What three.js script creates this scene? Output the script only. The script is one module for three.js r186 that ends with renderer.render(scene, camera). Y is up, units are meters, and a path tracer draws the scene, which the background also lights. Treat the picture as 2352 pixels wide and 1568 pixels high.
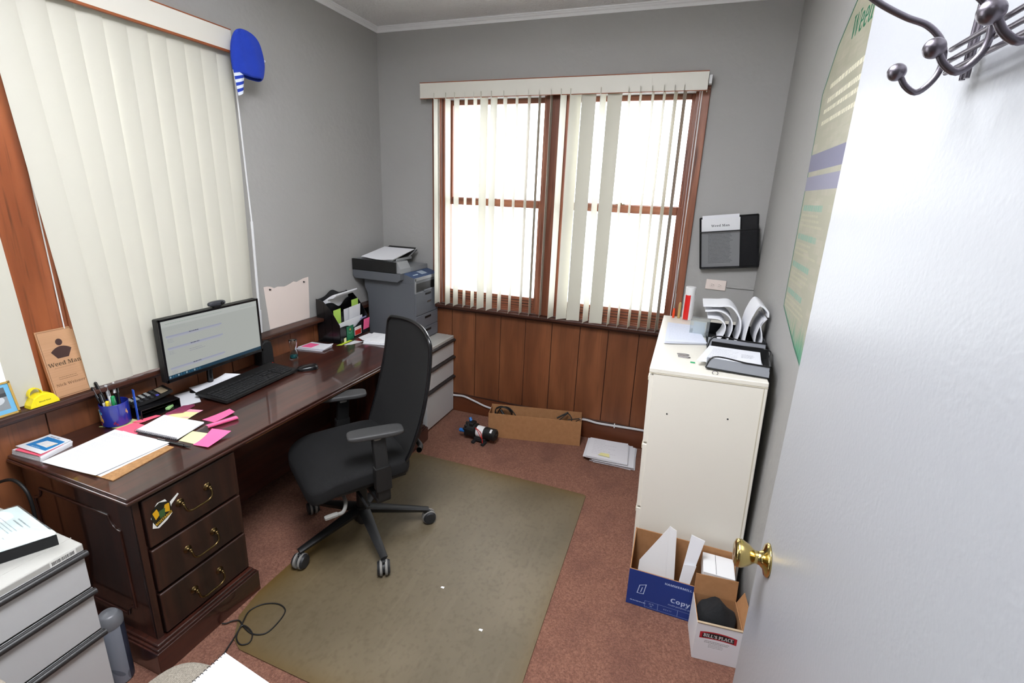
import * as THREE from 'three';
import { RoundedBoxGeometry } from 'three/addons/geometries/RoundedBoxGeometry.js';
import { mergeGeometries, toCreasedNormals } from 'three/addons/utils/BufferGeometryUtils.js';
import { RectAreaLightUniformsLib } from 'three/addons/lights/RectAreaLightUniformsLib.js';

// ---------------------------------------------------------------- camera, sky, lights, exposure
const scene = new THREE.Scene();
const camera = new THREE.PerspectiveCamera(2 * Math.atan(784 / 1079.75) * 180 / Math.PI, 1.5, 0.02, 400);
camera.rotation.order = 'YXZ';
camera.position.set(2.3050, 1.7493, 3.2214);
camera.rotation.set(-0.26534, 0.34226, 0.0416);
camera.setViewOffset(2352, 1568, -8.8, 44.7, 2352, 1568);
scene.background = new THREE.Color(0.94, 0.97, 1.0);        // overcast sky
scene.backgroundIntensity = 7.0;
const renderer = new THREE.WebGLRenderer({ antialias: true });
renderer.toneMapping = THREE.LinearToneMapping;
renderer.toneMappingExposure = 1.0;
renderer.shadowMap.enabled = true;
RectAreaLightUniformsLib.init();
const UNSEEN_LAMP = { x: 1.7, y: 2.72, z: 2.42, w: 0.6, d: 1.0, power: 36.0 };         // unseen fitting, out of view overhead, placed to light the room
const UNSEEN_HALL_LAMP = { x: 1.9, y: 2.7, z: 4.0, w: 0.6, d: 1.2, power: 3.0 };         // unseen fitting in the hallway, placed to light the door
for (const L of [UNSEEN_LAMP, UNSEEN_HALL_LAMP]) {
  const l = new THREE.RectAreaLight(0xf6f8ff, L.power, L.w, L.d);
  l.position.set(L.x, L.y - 0.012, L.z); l.rotation.x = -Math.PI / 2; l.name = 'unseen_ceiling_glow';
  scene.add(l);
}

{
  const u = new THREE.RectAreaLight(0xf6f8ff, 46.0, UNSEEN_LAMP.w, UNSEEN_LAMP.d); u.position.set(UNSEEN_LAMP.x, UNSEEN_LAMP.y + 0.075, UNSEEN_LAMP.z); u.rotation.x = Math.PI / 2; u.name = 'unseen_uplight'; scene.add(u);  // unseen upward light, placed to brighten the ceiling and upper walls
}
// ---------------------------------------------------------------- helpers
const V3 = (x, y, z) => new THREE.Vector3(x, y, z);
let rs = 12345;
const rnd = () => { rs = (rs * 1664525 + 1013904223) >>> 0; return rs / 4294967296; };
const rr = (a, b) => a + (b - a) * rnd();
const used = new Map();
function numbered(name) {
  const n = used.get(name) || 0; used.set(name, n + 1);
  return n ? name + '_' + String(n).padStart(3, '0') : name;
}
function flat(g) { const q = g.index ? g.toNonIndexed() : g; for (const k of Object.keys(q.attributes)) if (!['position', 'normal', 'uv'].includes(k)) q.deleteAttribute(k); if (!q.attributes.normal) q.computeVertexNormals(); return q; }
// texture coordinates in metres, each triangle laid out on the plane it faces; v follows the grain axis
function tri(g, grain = 'y', s = 1) {
  g = flat(g); const p = g.attributes.position, uv = new Float32Array(p.count * 2), ax = { x: 0, y: 1, z: 2 }[grain];
  const a = V3(), b = V3(), c = V3();
  for (let i = 0; i < p.count; i += 3) {
    a.fromBufferAttribute(p, i); b.fromBufferAttribute(p, i + 1); c.fromBufferAttribute(p, i + 2);
    const n = b.clone().sub(a).cross(c.clone().sub(a)), m = [Math.abs(n.x), Math.abs(n.y), Math.abs(n.z)];
    let d = m.indexOf(Math.max(...m)), o = [0, 1, 2].filter((k) => k !== d);
    if (o.includes(ax)) o = [o.find((k) => k !== ax), ax];
    [a, b, c].forEach((q, k) => { const w = [q.x, q.y, q.z]; uv[2 * (i + k)] = (w[o[0]] + 0.37 * w[d]) * s; uv[2 * (i + k) + 1] = w[o[1]] * s; });
  }
  g.setAttribute('uv', new THREE.BufferAttribute(uv, 2)); return g;
}
function merge(gs) {
  gs = (Array.isArray(gs) ? gs : [gs]).map(flat).map((g) => { if (!g.attributes.uv) g.setAttribute('uv', new THREE.BufferAttribute(new Float32Array(g.attributes.position.count * 2), 2)); return g; });
  return gs.length === 1 ? gs[0] : mergeGeometries(gs);
}
function mesh(name, gs, mat, parent) {
  const m = new THREE.Mesh(merge(gs), mat); m.name = parent === scene ? numbered(name) : name;
  m.castShadow = m.receiveShadow = true; parent.add(m); return m;
}
const part = (parent, name, gs, mat, label) => { const m = mesh(name, gs, mat, parent); if (label) m.userData.label = label; return m; };
function struct(name, gs, mat, parent = scene) { const m = mesh(name, gs, mat, parent); if (parent === scene) m.userData.kind = 'structure'; return m; }
function sgroup(name) { const o = new THREE.Group(); o.name = numbered(name); o.userData.kind = 'structure'; scene.add(o); return o; }
function tag(o, label, category, group) { o.userData.label = label; o.userData.category = category; if (group) o.userData.group = group; return o; }
function thing(name, label, category, pos = [0, 0, 0], turn = 0, group) {
  const o = new THREE.Group(); o.name = numbered(name); scene.add(o); o.position.set(...pos); o.rotation.y = turn; return tag(o, label, category, group);
}
const solo = (name, label, category, gs, mat, group) => tag(mesh(name, gs, mat, scene), label, category, group);
// geometry
function bx(x0, x1, y0, y1, z0, z1, r = 0.002) {
  const w = x1 - x0, h = y1 - y0, d = z1 - z0;
  r = Math.min(r, w / 2.05, h / 2.05, d / 2.05);
  const g = r > 0.0004 ? new RoundedBoxGeometry(w, h, d, 2, r) : new THREE.BoxGeometry(w, h, d);
  return g.translate((x0 + x1) / 2, (y0 + y1) / 2, (z0 + z1) / 2);
}
const rod = (a, b, r, r2 = r, n = 14) => {
  const A = V3(...a), B = V3(...b), L = A.distanceTo(B), g = new THREE.CylinderGeometry(r2, r, L, n);
  g.applyQuaternion(new THREE.Quaternion().setFromUnitVectors(V3(0, 1, 0), B.clone().sub(A).normalize()));
  return g.translate((A.x + B.x) / 2, (A.y + B.y) / 2, (A.z + B.z) / 2);
};
const tube = (pts, r, n = 48, m = 8, closed = false) => new THREE.TubeGeometry(new THREE.CatmullRomCurve3(pts.map((p) => V3(...p)), closed), n, r, m, closed);
const lathe = (prof, n = 32) => new THREE.LatheGeometry(prof.map((p) => new THREE.Vector2(p[0], p[1])), n);
function ext(pts, depth, bevel = 0.001, holes = []) {      // outline in xy, pushed along +z
  const s = new THREE.Shape(pts.map((p) => new THREE.Vector2(...p)));
  for (const h of holes) s.holes.push(new THREE.Path(h.map((p) => new THREE.Vector2(...p))));
  return new THREE.ExtrudeGeometry(s, bevel ? { depth: depth - 2 * bevel, bevelEnabled: true, bevelSize: bevel, bevelThickness: bevel, bevelSegments: 2, bevelOffset: -bevel, curveSegments: 10 } : { depth, bevelEnabled: false }).translate(0, 0, bevel);
}
const rotY = (g, a) => g.rotateY(a), move = (g, x, y, z) => g.translate(x, y, z);
const ball = (x, y, z, r, sx = 1, sy = 1, sz = 1) => new THREE.SphereGeometry(r, 24, 16).scale(sx, sy, sz).translate(x, y, z);
const sp = (c, e) => Math.sign(c) * Math.pow(Math.abs(c), e);
function pillow(a, b, c, e1 = 0.35, e2 = 0.35, nu = 40, nv = 20) {     // superellipsoid, half sizes a (x), b (y), c (z)
  const g = new THREE.SphereGeometry(1, nu, nv), p = g.attributes.position;
  for (let i = 0; i < p.count; i++) {
    const y = Math.max(-1, Math.min(1, p.getY(i))), lat = Math.asin(y), lon = Math.atan2(p.getZ(i), p.getX(i)), k = sp(Math.cos(lat), e1);
    p.setXYZ(i, a * k * sp(Math.cos(lon), e2), b * sp(Math.sin(lat), e1), c * k * sp(Math.sin(lon), e2));
  }
  g.computeVertexNormals(); return g;
}
// a thin solid along the surface fn(u, v); its upper face carries uv 0..1
function slab(fn, nu, nv, th) {
  const P = [], N = [], e = 1e-3, pos = [], nor = [], uv = [];
  for (let j = 0; j <= nv; j++) for (let i = 0; i <= nu; i++) {
    const u = i / nu, v = j / nv, p = V3(...fn(u, v));
    const u0 = Math.max(0, u - e), u1 = Math.min(1, u + e), v0 = Math.max(0, v - e), v1 = Math.min(1, v + e);
    const du = V3(...fn(u1, v)).sub(V3(...fn(u0, v))), dv = V3(...fn(u, v1)).sub(V3(...fn(u, v0)));
    let n = du.cross(dv); if (n.lengthSq() < 1e-20) n = (N[N.length - 1] || V3(0, 1, 0)).clone();
    P.push(p); N.push(n.normalize());
  }
  const id = (i, j) => j * (nu + 1) + i;
  const B = P.map((p, k) => p.clone().addScaledVector(N[k], -th));
  const vert = (p, n, u, v) => { pos.push(p.x, p.y, p.z); nor.push(n.x, n.y, n.z); uv.push(u, v); };
  const quad = (Q, sg, ks, uvs) => { for (const t of sg > 0 ? [0, 1, 2, 0, 2, 3] : [0, 2, 1, 0, 3, 2]) vert(Q[ks[t]], N[ks[t]].clone().multiplyScalar(sg), ...uvs[t]); };
  for (let j = 0; j < nv; j++) for (let i = 0; i < nu; i++) {
    const ks = [id(i, j), id(i + 1, j), id(i + 1, j + 1), id(i, j + 1)], w = [[i / nu, j / nv], [(i + 1) / nu, j / nv], [(i + 1) / nu, (j + 1) / nv], [i / nu, (j + 1) / nv]];
    quad(P, 1, ks, w); quad(B, -1, ks, w);
  }
  const side = (k0, k1) => {                       // outline walked counter-clockwise seen from above
    const n = P[k1].clone().sub(P[k0]).cross(N[k0]).normalize();
    for (const p of [B[k0], B[k1], P[k1], B[k0], P[k1], P[k0]]) vert(p, n, 0.002, 0.002);
  };
  for (let i = 0; i < nu; i++) { side(id(i, 0), id(i + 1, 0)); side(id(i + 1, nv), id(i, nv)); }
  for (let j = 0; j < nv; j++) { side(id(nu, j), id(nu, j + 1)); side(id(0, j + 1), id(0, j)); }
  const g = new THREE.BufferGeometry();
  g.setAttribute('position', new THREE.Float32BufferAttribute(pos, 3)); g.setAttribute('normal', new THREE.Float32BufferAttribute(nor, 3)); g.setAttribute('uv', new THREE.Float32BufferAttribute(uv, 2));
  return g;
}
const bil = (c, u, v) => [0, 1].map((k) => (c[0][k] * (1 - u) + c[1][k] * u) * (1 - v) + (c[3][k] * (1 - u) + c[2][k] * u) * v);
// a sheet lying flat: corners near-left, near-right, far-right, far-left in (x, z); y is its underside
const sheet = (c, y, th = 0.0006, lift = () => 0, n = 8) => slab((u, v) => { const q = bil(c, u, v); return [q[0], y + th + lift(u, v), q[1]]; }, n, n, th);

// ---------------------------------------------------------------- procedural textures
const h2 = (x, y, s = 0) => { let n = (x * 374761393 + y * 668265263 + s * 1442695041) | 0; n = Math.imul(n ^ (n >>> 13), 1274126177); return ((n ^ (n >>> 16)) >>> 0) / 4294967296; };
function vn(x, y, px, py, s) {
  const xi = Math.floor(x), yi = Math.floor(y), fx = x - xi, fy = y - yi, sx = fx * fx * (3 - 2 * fx), sy = fy * fy * (3 - 2 * fy);
  const w = (a, p) => ((a % p) + p) % p, H = (i, j) => h2(w(xi + i, px), w(yi + j, py), s);
  return (H(0, 0) * (1 - sx) + H(1, 0) * sx) * (1 - sy) + (H(0, 1) * (1 - sx) + H(1, 1) * sx) * sy;
}
const fbm = (u, v, fx, fy, o, s) => { let a = 0.5, t = 0, k = 0; for (let i = 0; i < o; i++) { t += a * vn(u * fx, v * fy, fx, fy, s + i); k += a; a *= 0.5; fx *= 2; fy *= 2; } return t / k; };
function dtex(n, fn, srgb, rep = 1, repY = rep) {
  const d = new Uint8Array(n * n * 4);
  for (let j = 0; j < n; j++) for (let i = 0; i < n; i++) { const c = fn(i / n, j / n), k = 4 * (j * n + i); d[k] = c[0]; d[k + 1] = c[1]; d[k + 2] = c[2]; d[k + 3] = 255; }
  const t = new THREE.DataTexture(d, n, n, THREE.RGBAFormat); t.wrapS = t.wrapT = THREE.RepeatWrapping; t.magFilter = THREE.LinearFilter; t.minFilter = THREE.LinearMipmapLinearFilter; t.generateMipmaps = true;
  t.repeat.set(rep, repY); if (srgb) t.colorSpace = THREE.SRGBColorSpace; t.needsUpdate = true; return t;
}
const mixc = (a, b, t) => a.map((x, i) => x + (b[i] - x) * Math.max(0, Math.min(1, t)));
const gray = (f) => (u, v) => { const q = Math.max(0, Math.min(255, 255 * f(u, v))); return [q, q, q]; };
const T = {};
T.carpet = dtex(512, (u, v) => {
  const f = fbm(u, v, 128, 128, 2, 3), s = h2(Math.floor(u * 512), Math.floor(v * 512), 9), w = fbm(u, v, 5, 5, 3, 17);
  let c = mixc([112, 72, 57], [160, 114, 93], f); c = mixc(c, [92, 58, 50], (w - 0.45) * 0.8); if (s > 0.965) c = mixc(c, [190, 150, 130], 0.5); if (s < 0.04) c = mixc(c, [62, 36, 34], 0.6); return c;
}, true, 1.4);
T.carpetB = dtex(512, gray((u, v) => 0.5 * fbm(u, v, 160, 160, 2, 5) + 0.5 * h2(Math.floor(u * 512), Math.floor(v * 512), 2)), false, 1.4);
const woodTex = (a, b, c, seed, fx = 26, fy = 2, pore = 2.4) => dtex(512, (u, v) => {
  const warp = 0.05 * fbm(u, v, 3, 2, 3, seed + 40), g = fbm(u + warp, v, fx, fy, 4, seed), p = fbm(u, v, 170, 5, 2, seed + 9), big = fbm(u, v, 4, 2, 2, seed + 20);
  let q = mixc(a, b, (g - 0.25) * 1.7); q = mixc(q, c, (big - 0.45) * 1.1); return p > 0.66 ? mixc(q, a.map((x) => x * 0.55), (p - 0.66) * pore) : q;
}, true);
T.panel = woodTex([104, 60, 36], [142, 88, 55], [124, 70, 42], 1, 12, 2, 0.9);
T.desk = woodTex([42, 20, 15], [86, 44, 32], [64, 28, 20], 2, 30, 2);
T.drawer = woodTex([50, 28, 20], [92, 56, 40], [70, 36, 26], 3, 34, 2);
T.frame = woodTex([112, 64, 44], [168, 108, 78], [142, 82, 58], 4, 24, 2);
T.orange = woodTex([124, 66, 36], [170, 100, 60], [146, 76, 42], 5, 18, 2);
T.plaster = dtex(512, gray((u, v) => fbm(u, v, 40, 40, 4, 31)), false, 1.2);
T.pop = dtex(512, gray((u, v) => Math.pow(fbm(u, v, 60, 60, 3, 33), 1.5)), false, 1.5);
T.doorB = dtex(512, gray((u, v) => fbm(u, v, 90, 90, 3, 35)), false, 2.2);
T.weave = dtex(256, gray((u, v) => 0.5 + 0.25 * Math.sin(u * 2 * Math.PI * 64) * Math.sin(v * 2 * Math.PI * 64) + 0.3 * (h2(Math.floor(u * 256), Math.floor(v * 256), 4) - 0.5)), false, 3);
T.tweed = dtex(256, (u, v) => { const f = h2(Math.floor(u * 128), Math.floor(v * 128), 6), s = 0.5 + 0.5 * Math.sin(u * 2 * Math.PI * 48); return mixc([104, 98, 88], [166, 158, 144], 0.6 * f + 0.4 * s); }, true, 4);
T.mat = dtex(512, (u, v) => {
  const w = fbm(u, v, 4, 4, 4, 50), f = fbm(u, v, 90, 90, 3, 52), st = fbm(u, v, 60, 6, 3, 55);
  const ex = Math.min(u, 1 - u), ey = Math.min(v, 1 - v), edge = Math.exp(-Math.min(ex, ey) / 0.035) * 0.75 + 0.9 * Math.exp(-u / 0.13) * (0.25 + 0.75 * (1 - v)) + 0.5 * Math.exp(-(1 - v) / 0.08) * u;
  let c = mixc([88, 79, 62], [120, 109, 89], w * 1.1); c = mixc(c, [74, 65, 48], (f - 0.5) * 0.8); c = mixc(c, [130, 119, 101], (st - 0.6) * 0.7);
  return mixc(c, [98, 76, 38], edge * (0.55 + 0.5 * w));
}, true);
T.card = dtex(256, (u, v) => mixc([160, 114, 74], [174, 127, 84], fbm(u, v, 24, 30, 3, 60)), true, 2);
T.clipboard = dtex(256, (u, v) => mixc([150, 108, 66], [190, 146, 98], fbm(u, v, 50, 50, 2, 62)), true, 3);
function ctex(w, h, draw) {
  const c = document.createElement('canvas'); c.width = w; c.height = h; const g = c.getContext('2d'); draw(g, w, h);
  const t = new THREE.CanvasTexture(c); t.colorSpace = THREE.SRGBColorSpace; t.anisotropy = 8; return t;
}
const fill = (g, c, x, y, w, h) => { g.fillStyle = c; g.fillRect(x, y, w, h); };
function lines(g, x, y, w, n, step, col, th = 2, ragged = 0.35) { g.fillStyle = col; for (let i = 0; i < n; i++) { let cx = x; const end = x + w * (1 - ragged * rnd()); while (cx < end) { const ww = 4 + 18 * rnd(); g.fillRect(cx, y + i * step, Math.min(ww, end - cx), th); cx += ww + 4; } } }

// ---------------------------------------------------------------- materials
const M = (color, roughness = 0.6, o = {}) => new THREE.MeshPhysicalMaterial({ color, roughness, ...o });
const wood = (map, roughness, o = {}) => M(0xffffff, roughness, { map, ...o });
const m = {
  wall: M(0xa6a5a2, 0.75, { bumpMap: T.plaster, bumpScale: 0.0012 }),
  ceiling: M(0xefefee, 0.9, { bumpMap: T.pop, bumpScale: 0.006 }),
  crown: M(0xeff0f0, 0.5),
  carpet: M(0xefefef, 0.95, { map: T.carpet, bumpMap: T.carpetB, bumpScale: 0.004 }),
  panel: wood(T.panel, 0.45, { bumpMap: T.panel, bumpScale: 0.0006 }),
  frame: wood(T.frame, 0.4), orange: wood(T.orange, 0.35),
  rail: wood(T.drawer, 0.4, { color: 0xe8d8d0 }),
  desk: wood(T.desk, 0.3, { clearcoat: 1, clearcoatRoughness: 0.04 }),
  drawer: wood(T.drawer, 0.42, { color: 0xb4aca8, clearcoat: 0.2, clearcoatRoughness: 0.35 }),
  wornEdge: M(0x9a6a3c, 0.5),
  glass: M(0xffffff, 0.0, { transmission: 1, thickness: 0, ior: 1.5 }),
  vane: M(0xd3d1c3, 0.55, { transmission: 0.1, thickness: 0 }),
  valance: M(0xe0ddd2, 0.5), valTrim: M(0x8c4a22, 0.5),
  door: M(0x9b9da0, 0.33, { bumpMap: T.doorB, bumpScale: 0.00022 }),
  brass: M(0xd6bf7c, 0.14, { metalness: 1 }), antique: M(0x6c5a3a, 0.3, { metalness: 1 }),
  pewter: M(0x7d7880, 0.3, { metalness: 0.9 }), steel: M(0xb8b9bb, 0.28, { metalness: 1 }),
  pedestal: M(0xc4c5c5, 0.45), pedTop: M(0xb4b3ad, 0.45), pedDark: M(0x2b2a2a, 0.4),
  cream: M(0xe8e4d8, 0.42), creamDark: M(0xc9c2ae, 0.5),
  black: M(0x131313, 0.55), blackGloss: M(0x101012, 0.22), blackMat: M(0x18181a, 0.8), darkGray: M(0x2a2b2e, 0.5),
  mesh: M(0x0c0c0d, 0.9, { bumpMap: T.weave, bumpScale: 0.001 }),
  seat: M(0x070708, 0.92, { bumpMap: T.weave, bumpScale: 0.001, sheen: 0.15, sheenRoughness: 0.6, sheenColor: new THREE.Color(0x2a2c30) }),
  grayRubber: M(0x86847f, 0.7), caster: M(0x232426, 0.55),
  printer: M(0x5c5f64, 0.5), printerFront: M(0x696d75, 0.45), printerLight: M(0x8b8d8f, 0.45), printerBlue: M(0x33496e, 0.35), lcd: M(0xaebccb, 0.2),
  paper: M(0xe9eaee, 0.85), paper2: M(0xdfe0e4, 0.85), pink: M(0xff6a9e, 0.75), hot: M(0xff6a84, 0.75), pinkPale: M(0xe9a0b4, 0.8), yellow: M(0xeee9a8, 0.8), lime: M(0xb4dc62, 0.75),
  blueHat: M(0x1838a8, 0.95, { bumpMap: T.weave, bumpScale: 0.003, sheen: 0.5, sheenColor: new THREE.Color(0x4060d0) }), whiteKnit: M(0xe4e8f2, 0.95),
  cardboard: M(0xffffff, 0.85, { map: T.card }), cardIn: M(0xa57c54, 0.9),
  white: M(0xe8e8e8, 0.5), whitePl: M(0xdedfe0, 0.4), beige: M(0xe9dbd3, 0.5), red: M(0xc4201c, 0.4), orangePl: M(0xe8481c, 0.4), tan: M(0xb89a62, 0.6),
  navy: M(0x1c2a8c, 0.25, { clearcoat: 0.6 }), teal: M(0x0c8f96, 0.05, { transmission: 0.6, thickness: 0.02, ior: 1.4 }), clear: M(0xf4fbfb, 0.03, { transmission: 1, thickness: 0.002, ior: 1.45 }),
  cowbell: M(0xf0dc1c, 0.35), green: M(0x1f7a48, 0.5), purple: M(0x8a3a5a, 0.5), clearGray: M(0xeef2f3, 0.08, { transmission: 0.92, thickness: 0 }),
  tweed: M(0xffffff, 0.95, { map: T.tweed, bumpMap: T.weave, bumpScale: 0.001 }),
  clip: wood(T.clipboard, 0.6), armPad: M(0x3a3a3a, 0.55),
};

// ---------------------------------------------------------------- room shell
const W = 2.721, H = 2.862, ZN = 3.0, WT = 0.16, HZ = 4.9;       // right wall, ceiling, near wall, wall thickness, end of the hallway
const wins = { back: { x0: 0.53, x1: 2.25, y0: 0.9, y1: 2.38 }, a: { z0: 1.38, z1: 2.11 }, b: { z0: 2.27, z1: 2.95 } };
struct('ground', new THREE.CircleGeometry(150, 48).rotateX(-Math.PI / 2).translate(0, -0.5, 0), M(0xe8eaec, 0.95));
struct('floor', tri(bx(-WT, W + WT, -0.12, 0, -WT, HZ + WT, 0), 'z'), m.carpet);
struct('ceiling', tri(bx(-WT, W + WT, H, H + 0.15, -WT, HZ + WT, 0), 'z'), m.ceiling);
{
  const b = wins.back;
  struct('wall_back', [bx(-WT, b.x0, 0, H, -WT, 0, 0), bx(b.x1, W + WT, 0, H, -WT, 0, 0), bx(b.x0, b.x1, 0, b.y0, -WT, 0, 0), bx(b.x0, b.x1, b.y1, H, -WT, 0, 0)].map((g) => tri(g)), m.wall);
  const y0 = 0.9, y1 = 2.38;
  struct('wall_left', [bx(-WT, 0, 0, H, 0, 1.38, 0), bx(-WT, 0, 0, y0, 1.38, 2.95, 0), bx(-WT, 0, y1, H, 1.38, 2.95, 0), bx(-WT, 0, y0, y1, 2.11, 2.27, 0), bx(-WT, 0, 0, H, 2.95, HZ, 0)].map((g) => tri(g)), m.wall);
  struct('wall_right', tri(bx(W, W + WT, 0, H, 0, HZ, 0)), m.wall);
  struct('wall_near', [bx(0, 1.27, 0, H, ZN, ZN + 0.12, 0), bx(2.6, W, 0, H, ZN, ZN + 0.12, 0), bx(1.27, 2.6, 2.17, H, ZN, ZN + 0.12, 0)].map((g) => tri(g)), m.wall);
  struct('wall_hallway', tri(bx(-WT, W + WT, 0, H, HZ, HZ + WT, 0)), m.wall);
}
{ // crown moulding along the three walls that the room shows
  const prof = [[0, 0], [0.008, 0], [0.01, 0.006], [0.014, 0.014], [0.022, 0.02], [0.026, 0.026], [0.03, 0.028], [0.03, 0.035], [0, 0.035]];
  const run = (L) => ext(prof, L, 0), lift = H - 0.035;
  struct('trim_1', run(W).rotateY(-Math.PI / 2).translate(W, lift, 0), m.crown);
  struct('trim_2', run(ZN).translate(0, lift, 0), m.crown);
  struct('trim_3', run(ZN).rotateY(Math.PI).translate(W, lift, ZN), m.crown);
}
// wainscot: one board after the other, with open joints, on a dark backing
function wainscot(name, along, from, to, steps, y0, y1) {
  const g = sgroup(name), cuts = [from]; let p = from, k = 0;
  while (p < to - 0.03) { p = Math.min(to, p + steps[k++ % steps.length]); cuts.push(p); }
  const B = (a, b, t0, t1, r) => along === 'x' ? bx(a, b, y0, y1, t0, t1, r) : bx(t0, t1, y0, y1, a, b, r);
  part(g, 'backing', tri(B(from, to, 0.0005, 0.006, 0)), M(0x1c0f0a, 0.8));
  for (let i = 0; i + 1 < cuts.length; i++) part(g, 'board', tri(B(cuts[i] + 0.002, cuts[i + 1] - 0.002, 0.003, 0.0125 + rr(0, 0.0012), 0.0025)).translate(0, 0, 0), m.panel);
  return g;
}
wainscot('wainscot_back', 'x', 0.014, W, [0.2, 0.205, 0.208, 0.203, 0.21], 0.157, 0.87);
wainscot('wainscot_left', 'z', 0.014, ZN, [0.2, 0.206, 0.21, 0.2], 0.157, 0.868);
function skirting(name, along, a, b) {
  const g = sgroup(name), q = (x0, x1, y0, y1, r) => along === 'x' ? bx(a, b, y0, y1, x0, x1, r) : bx(x0, x1, y0, y1, a, b, r);
  part(g, 'base_board', tri(q(0, 0.016, 0.001, 0.15, 0.003), along), wood(T.panel, 0.5, { color: 0xdccabf }));
  part(g, 'cap_strip', tri(q(0, 0.02, 0.15, 0.158, 0.003), along), wood(T.drawer, 0.4));
}
skirting('baseboard_back', 'x', 0, W); skirting('baseboard_left', 'z', 0.02, ZN);
// stool under the back window and the rail along the left wall
{
  const s = sgroup('trim_4');
  part(s, 'stool', tri(bx(0, 2.45, 0.876, 0.9, 0, 0.07, 0.006), 'x'), m.rail); part(s, 'apron', tri(bx(0, 2.45, 0.856, 0.876, 0, 0.03, 0.005), 'x'), m.rail);
  const r = sgroup('trim_5');
  part(r, 'rail_cap', tri(bx(0, 0.086, 0.877, 0.9, 0.072, ZN, 0.006), 'z'), m.rail); part(r, 'rail_moulding', tri(bx(0, 0.036, 0.848, 0.877, 0.072, ZN, 0.008), 'z'), m.rail);
}
// a double-hung sash with its pane: opening in the plane of the wall
function sash(parent, place, a0, a1, y0, y1, g0, g1, gy0, gy1, t0, t1, mat) {
  const f = part(parent, 'sash', [[a0, g0, y0, y1], [g1, a1, y0, y1], [g0, g1, y0, gy0], [g0, g1, gy1, y1]].map(([p, q, r, s]) => tri(place(p, q, r, s, t0, t1, 0.004), q - p > s - r ? 'x' : 'y')), mat);
  part(f, 'pane', place(g0 + 0.0005, g1 - 0.0005, gy0 + 0.0005, gy1 - 0.0005, (t0 + t1) / 2 - 0.002, (t0 + t1) / 2 + 0.002, 0), m.glass);
}
{
  const w = sgroup('window_1'), P = (a, b, c, d, t0, t1, r) => bx(a, b, c, d, t0, t1, r);
  part(w, 'casing', tri(P(0.462, 0.53, 0.9, 2.385, 0.0005, 0.02, 0.004)), m.frame); part(w, 'casing', tri(P(2.248, 2.312, 0.9, 2.385, 0.0005, 0.02, 0.004)), m.frame);
  part(w, 'casing', tri(P(0.462, 2.312, 2.385, 2.45, 0.0005, 0.02, 0.004), 'x'), m.frame);
  part(w, 'mullion', tri(P(1.313, 1.442, 0.9, 2.38, -0.12, 0.016, 0.004)), m.frame);
  for (const x of [0.53, 1.442]) for (const q of [[x, x + 0.018], [x + (x < 1 ? 0.765 : 0.79), x + (x < 1 ? 0.783 : 0.808)]]) part(w, 'jamb_stop', tri(P(q[0], q[1], 0.9, 2.38, -0.13, -0.005, 0.003)), m.frame);
  part(w, 'jamb_line', [P(0.517, 0.523, 0.9, 2.385, 0.02, 0.024, 0.001), P(2.262, 2.267, 0.9, 2.385, 0.02, 0.024, 0.001)], M(0xcfc6bc, 0.35));
  for (const [a0, a1, g0, g1] of [[0.548, 1.295, 0.586, 1.286], [1.46, 2.232, 1.492, 2.212]]) {
    sash(w, P, a0, a1, 1.66, 2.38, g0, g1, 1.712, 2.347, -0.10, -0.062, m.frame);
    sash(w, P, a0 - 0.001, a1 + 0.001, 0.925, 1.708, g0 - 0.012, g1 - 0.006, 1.012, 1.657, -0.06, -0.022, m.frame);
    part(w, 'sill_step', tri(P(a0 - 0.018, a1 + 0.018, 0.9, 0.925, -0.15, -0.012, 0.003), 'x'), m.frame); part(w, 'sill_step', tri(P(a0 - 0.018, a1 + 0.018, 0.9, 0.912, -0.012, 0.0, 0.003), 'x'), m.frame);
    part(w, 'sash_groove', [0.945, 0.965, 0.985].map((y) => P(a0 + 0.02, a1 - 0.02, y, y + 0.006, -0.022, -0.019, 0.001)), M(0x4a2c20, 0.5));
    part(w, 'sash_lock', [P((a0 + a1) / 2 - 0.03, (a0 + a1) / 2 + 0.03, 1.708, 1.714, -0.058, -0.028, 0.002), rod([(a0 + a1) / 2, 1.714, -0.043], [(a0 + a1) / 2, 1.722, -0.043], 0.01)], m.antique);
  }
  const L = sgroup('window_2'), R = sgroup('window_3'), Q = (a, b, c, d, t0, t1, r) => bx(t0, t1, c, d, a, b, r);
  for (const [w, z0, z1] of [[L, 1.38, 2.11], [R, 2.27, 2.95]]) {
    sash(w, Q, z0, z1, 1.66, 2.38, z0 + 0.05, z1 - 0.05, 1.71, 2.34, -0.10, -0.065, m.frame); sash(w, Q, z0, z1, 0.9, 1.705, z0 + 0.05, z1 - 0.05, 0.965, 1.655, -0.06, -0.025, m.frame);
    part(w, 'casing', tri(Q(z0 - (w === L ? 0.06 : 0), z1 + (w === L ? 0 : 0.05), 2.38, 2.45, 0.0005, 0.016, 0.003), 'z'), m.orange);
  }
  part(L, 'casing', tri(Q(1.32, 1.38, 0.9, 2.38, 0.0005, 0.016, 0.003)), m.orange);
  part(L, 'mullion', tri(Q(2.105, 2.275, 0.9, 2.45, 0.0005, 0.014, 0.003)), m.orange); part(L, 'bead', tri(Q(2.118, 2.132, 0.9, 2.45, 0.014, 0.02, 0.003)), m.orange);
}
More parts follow.
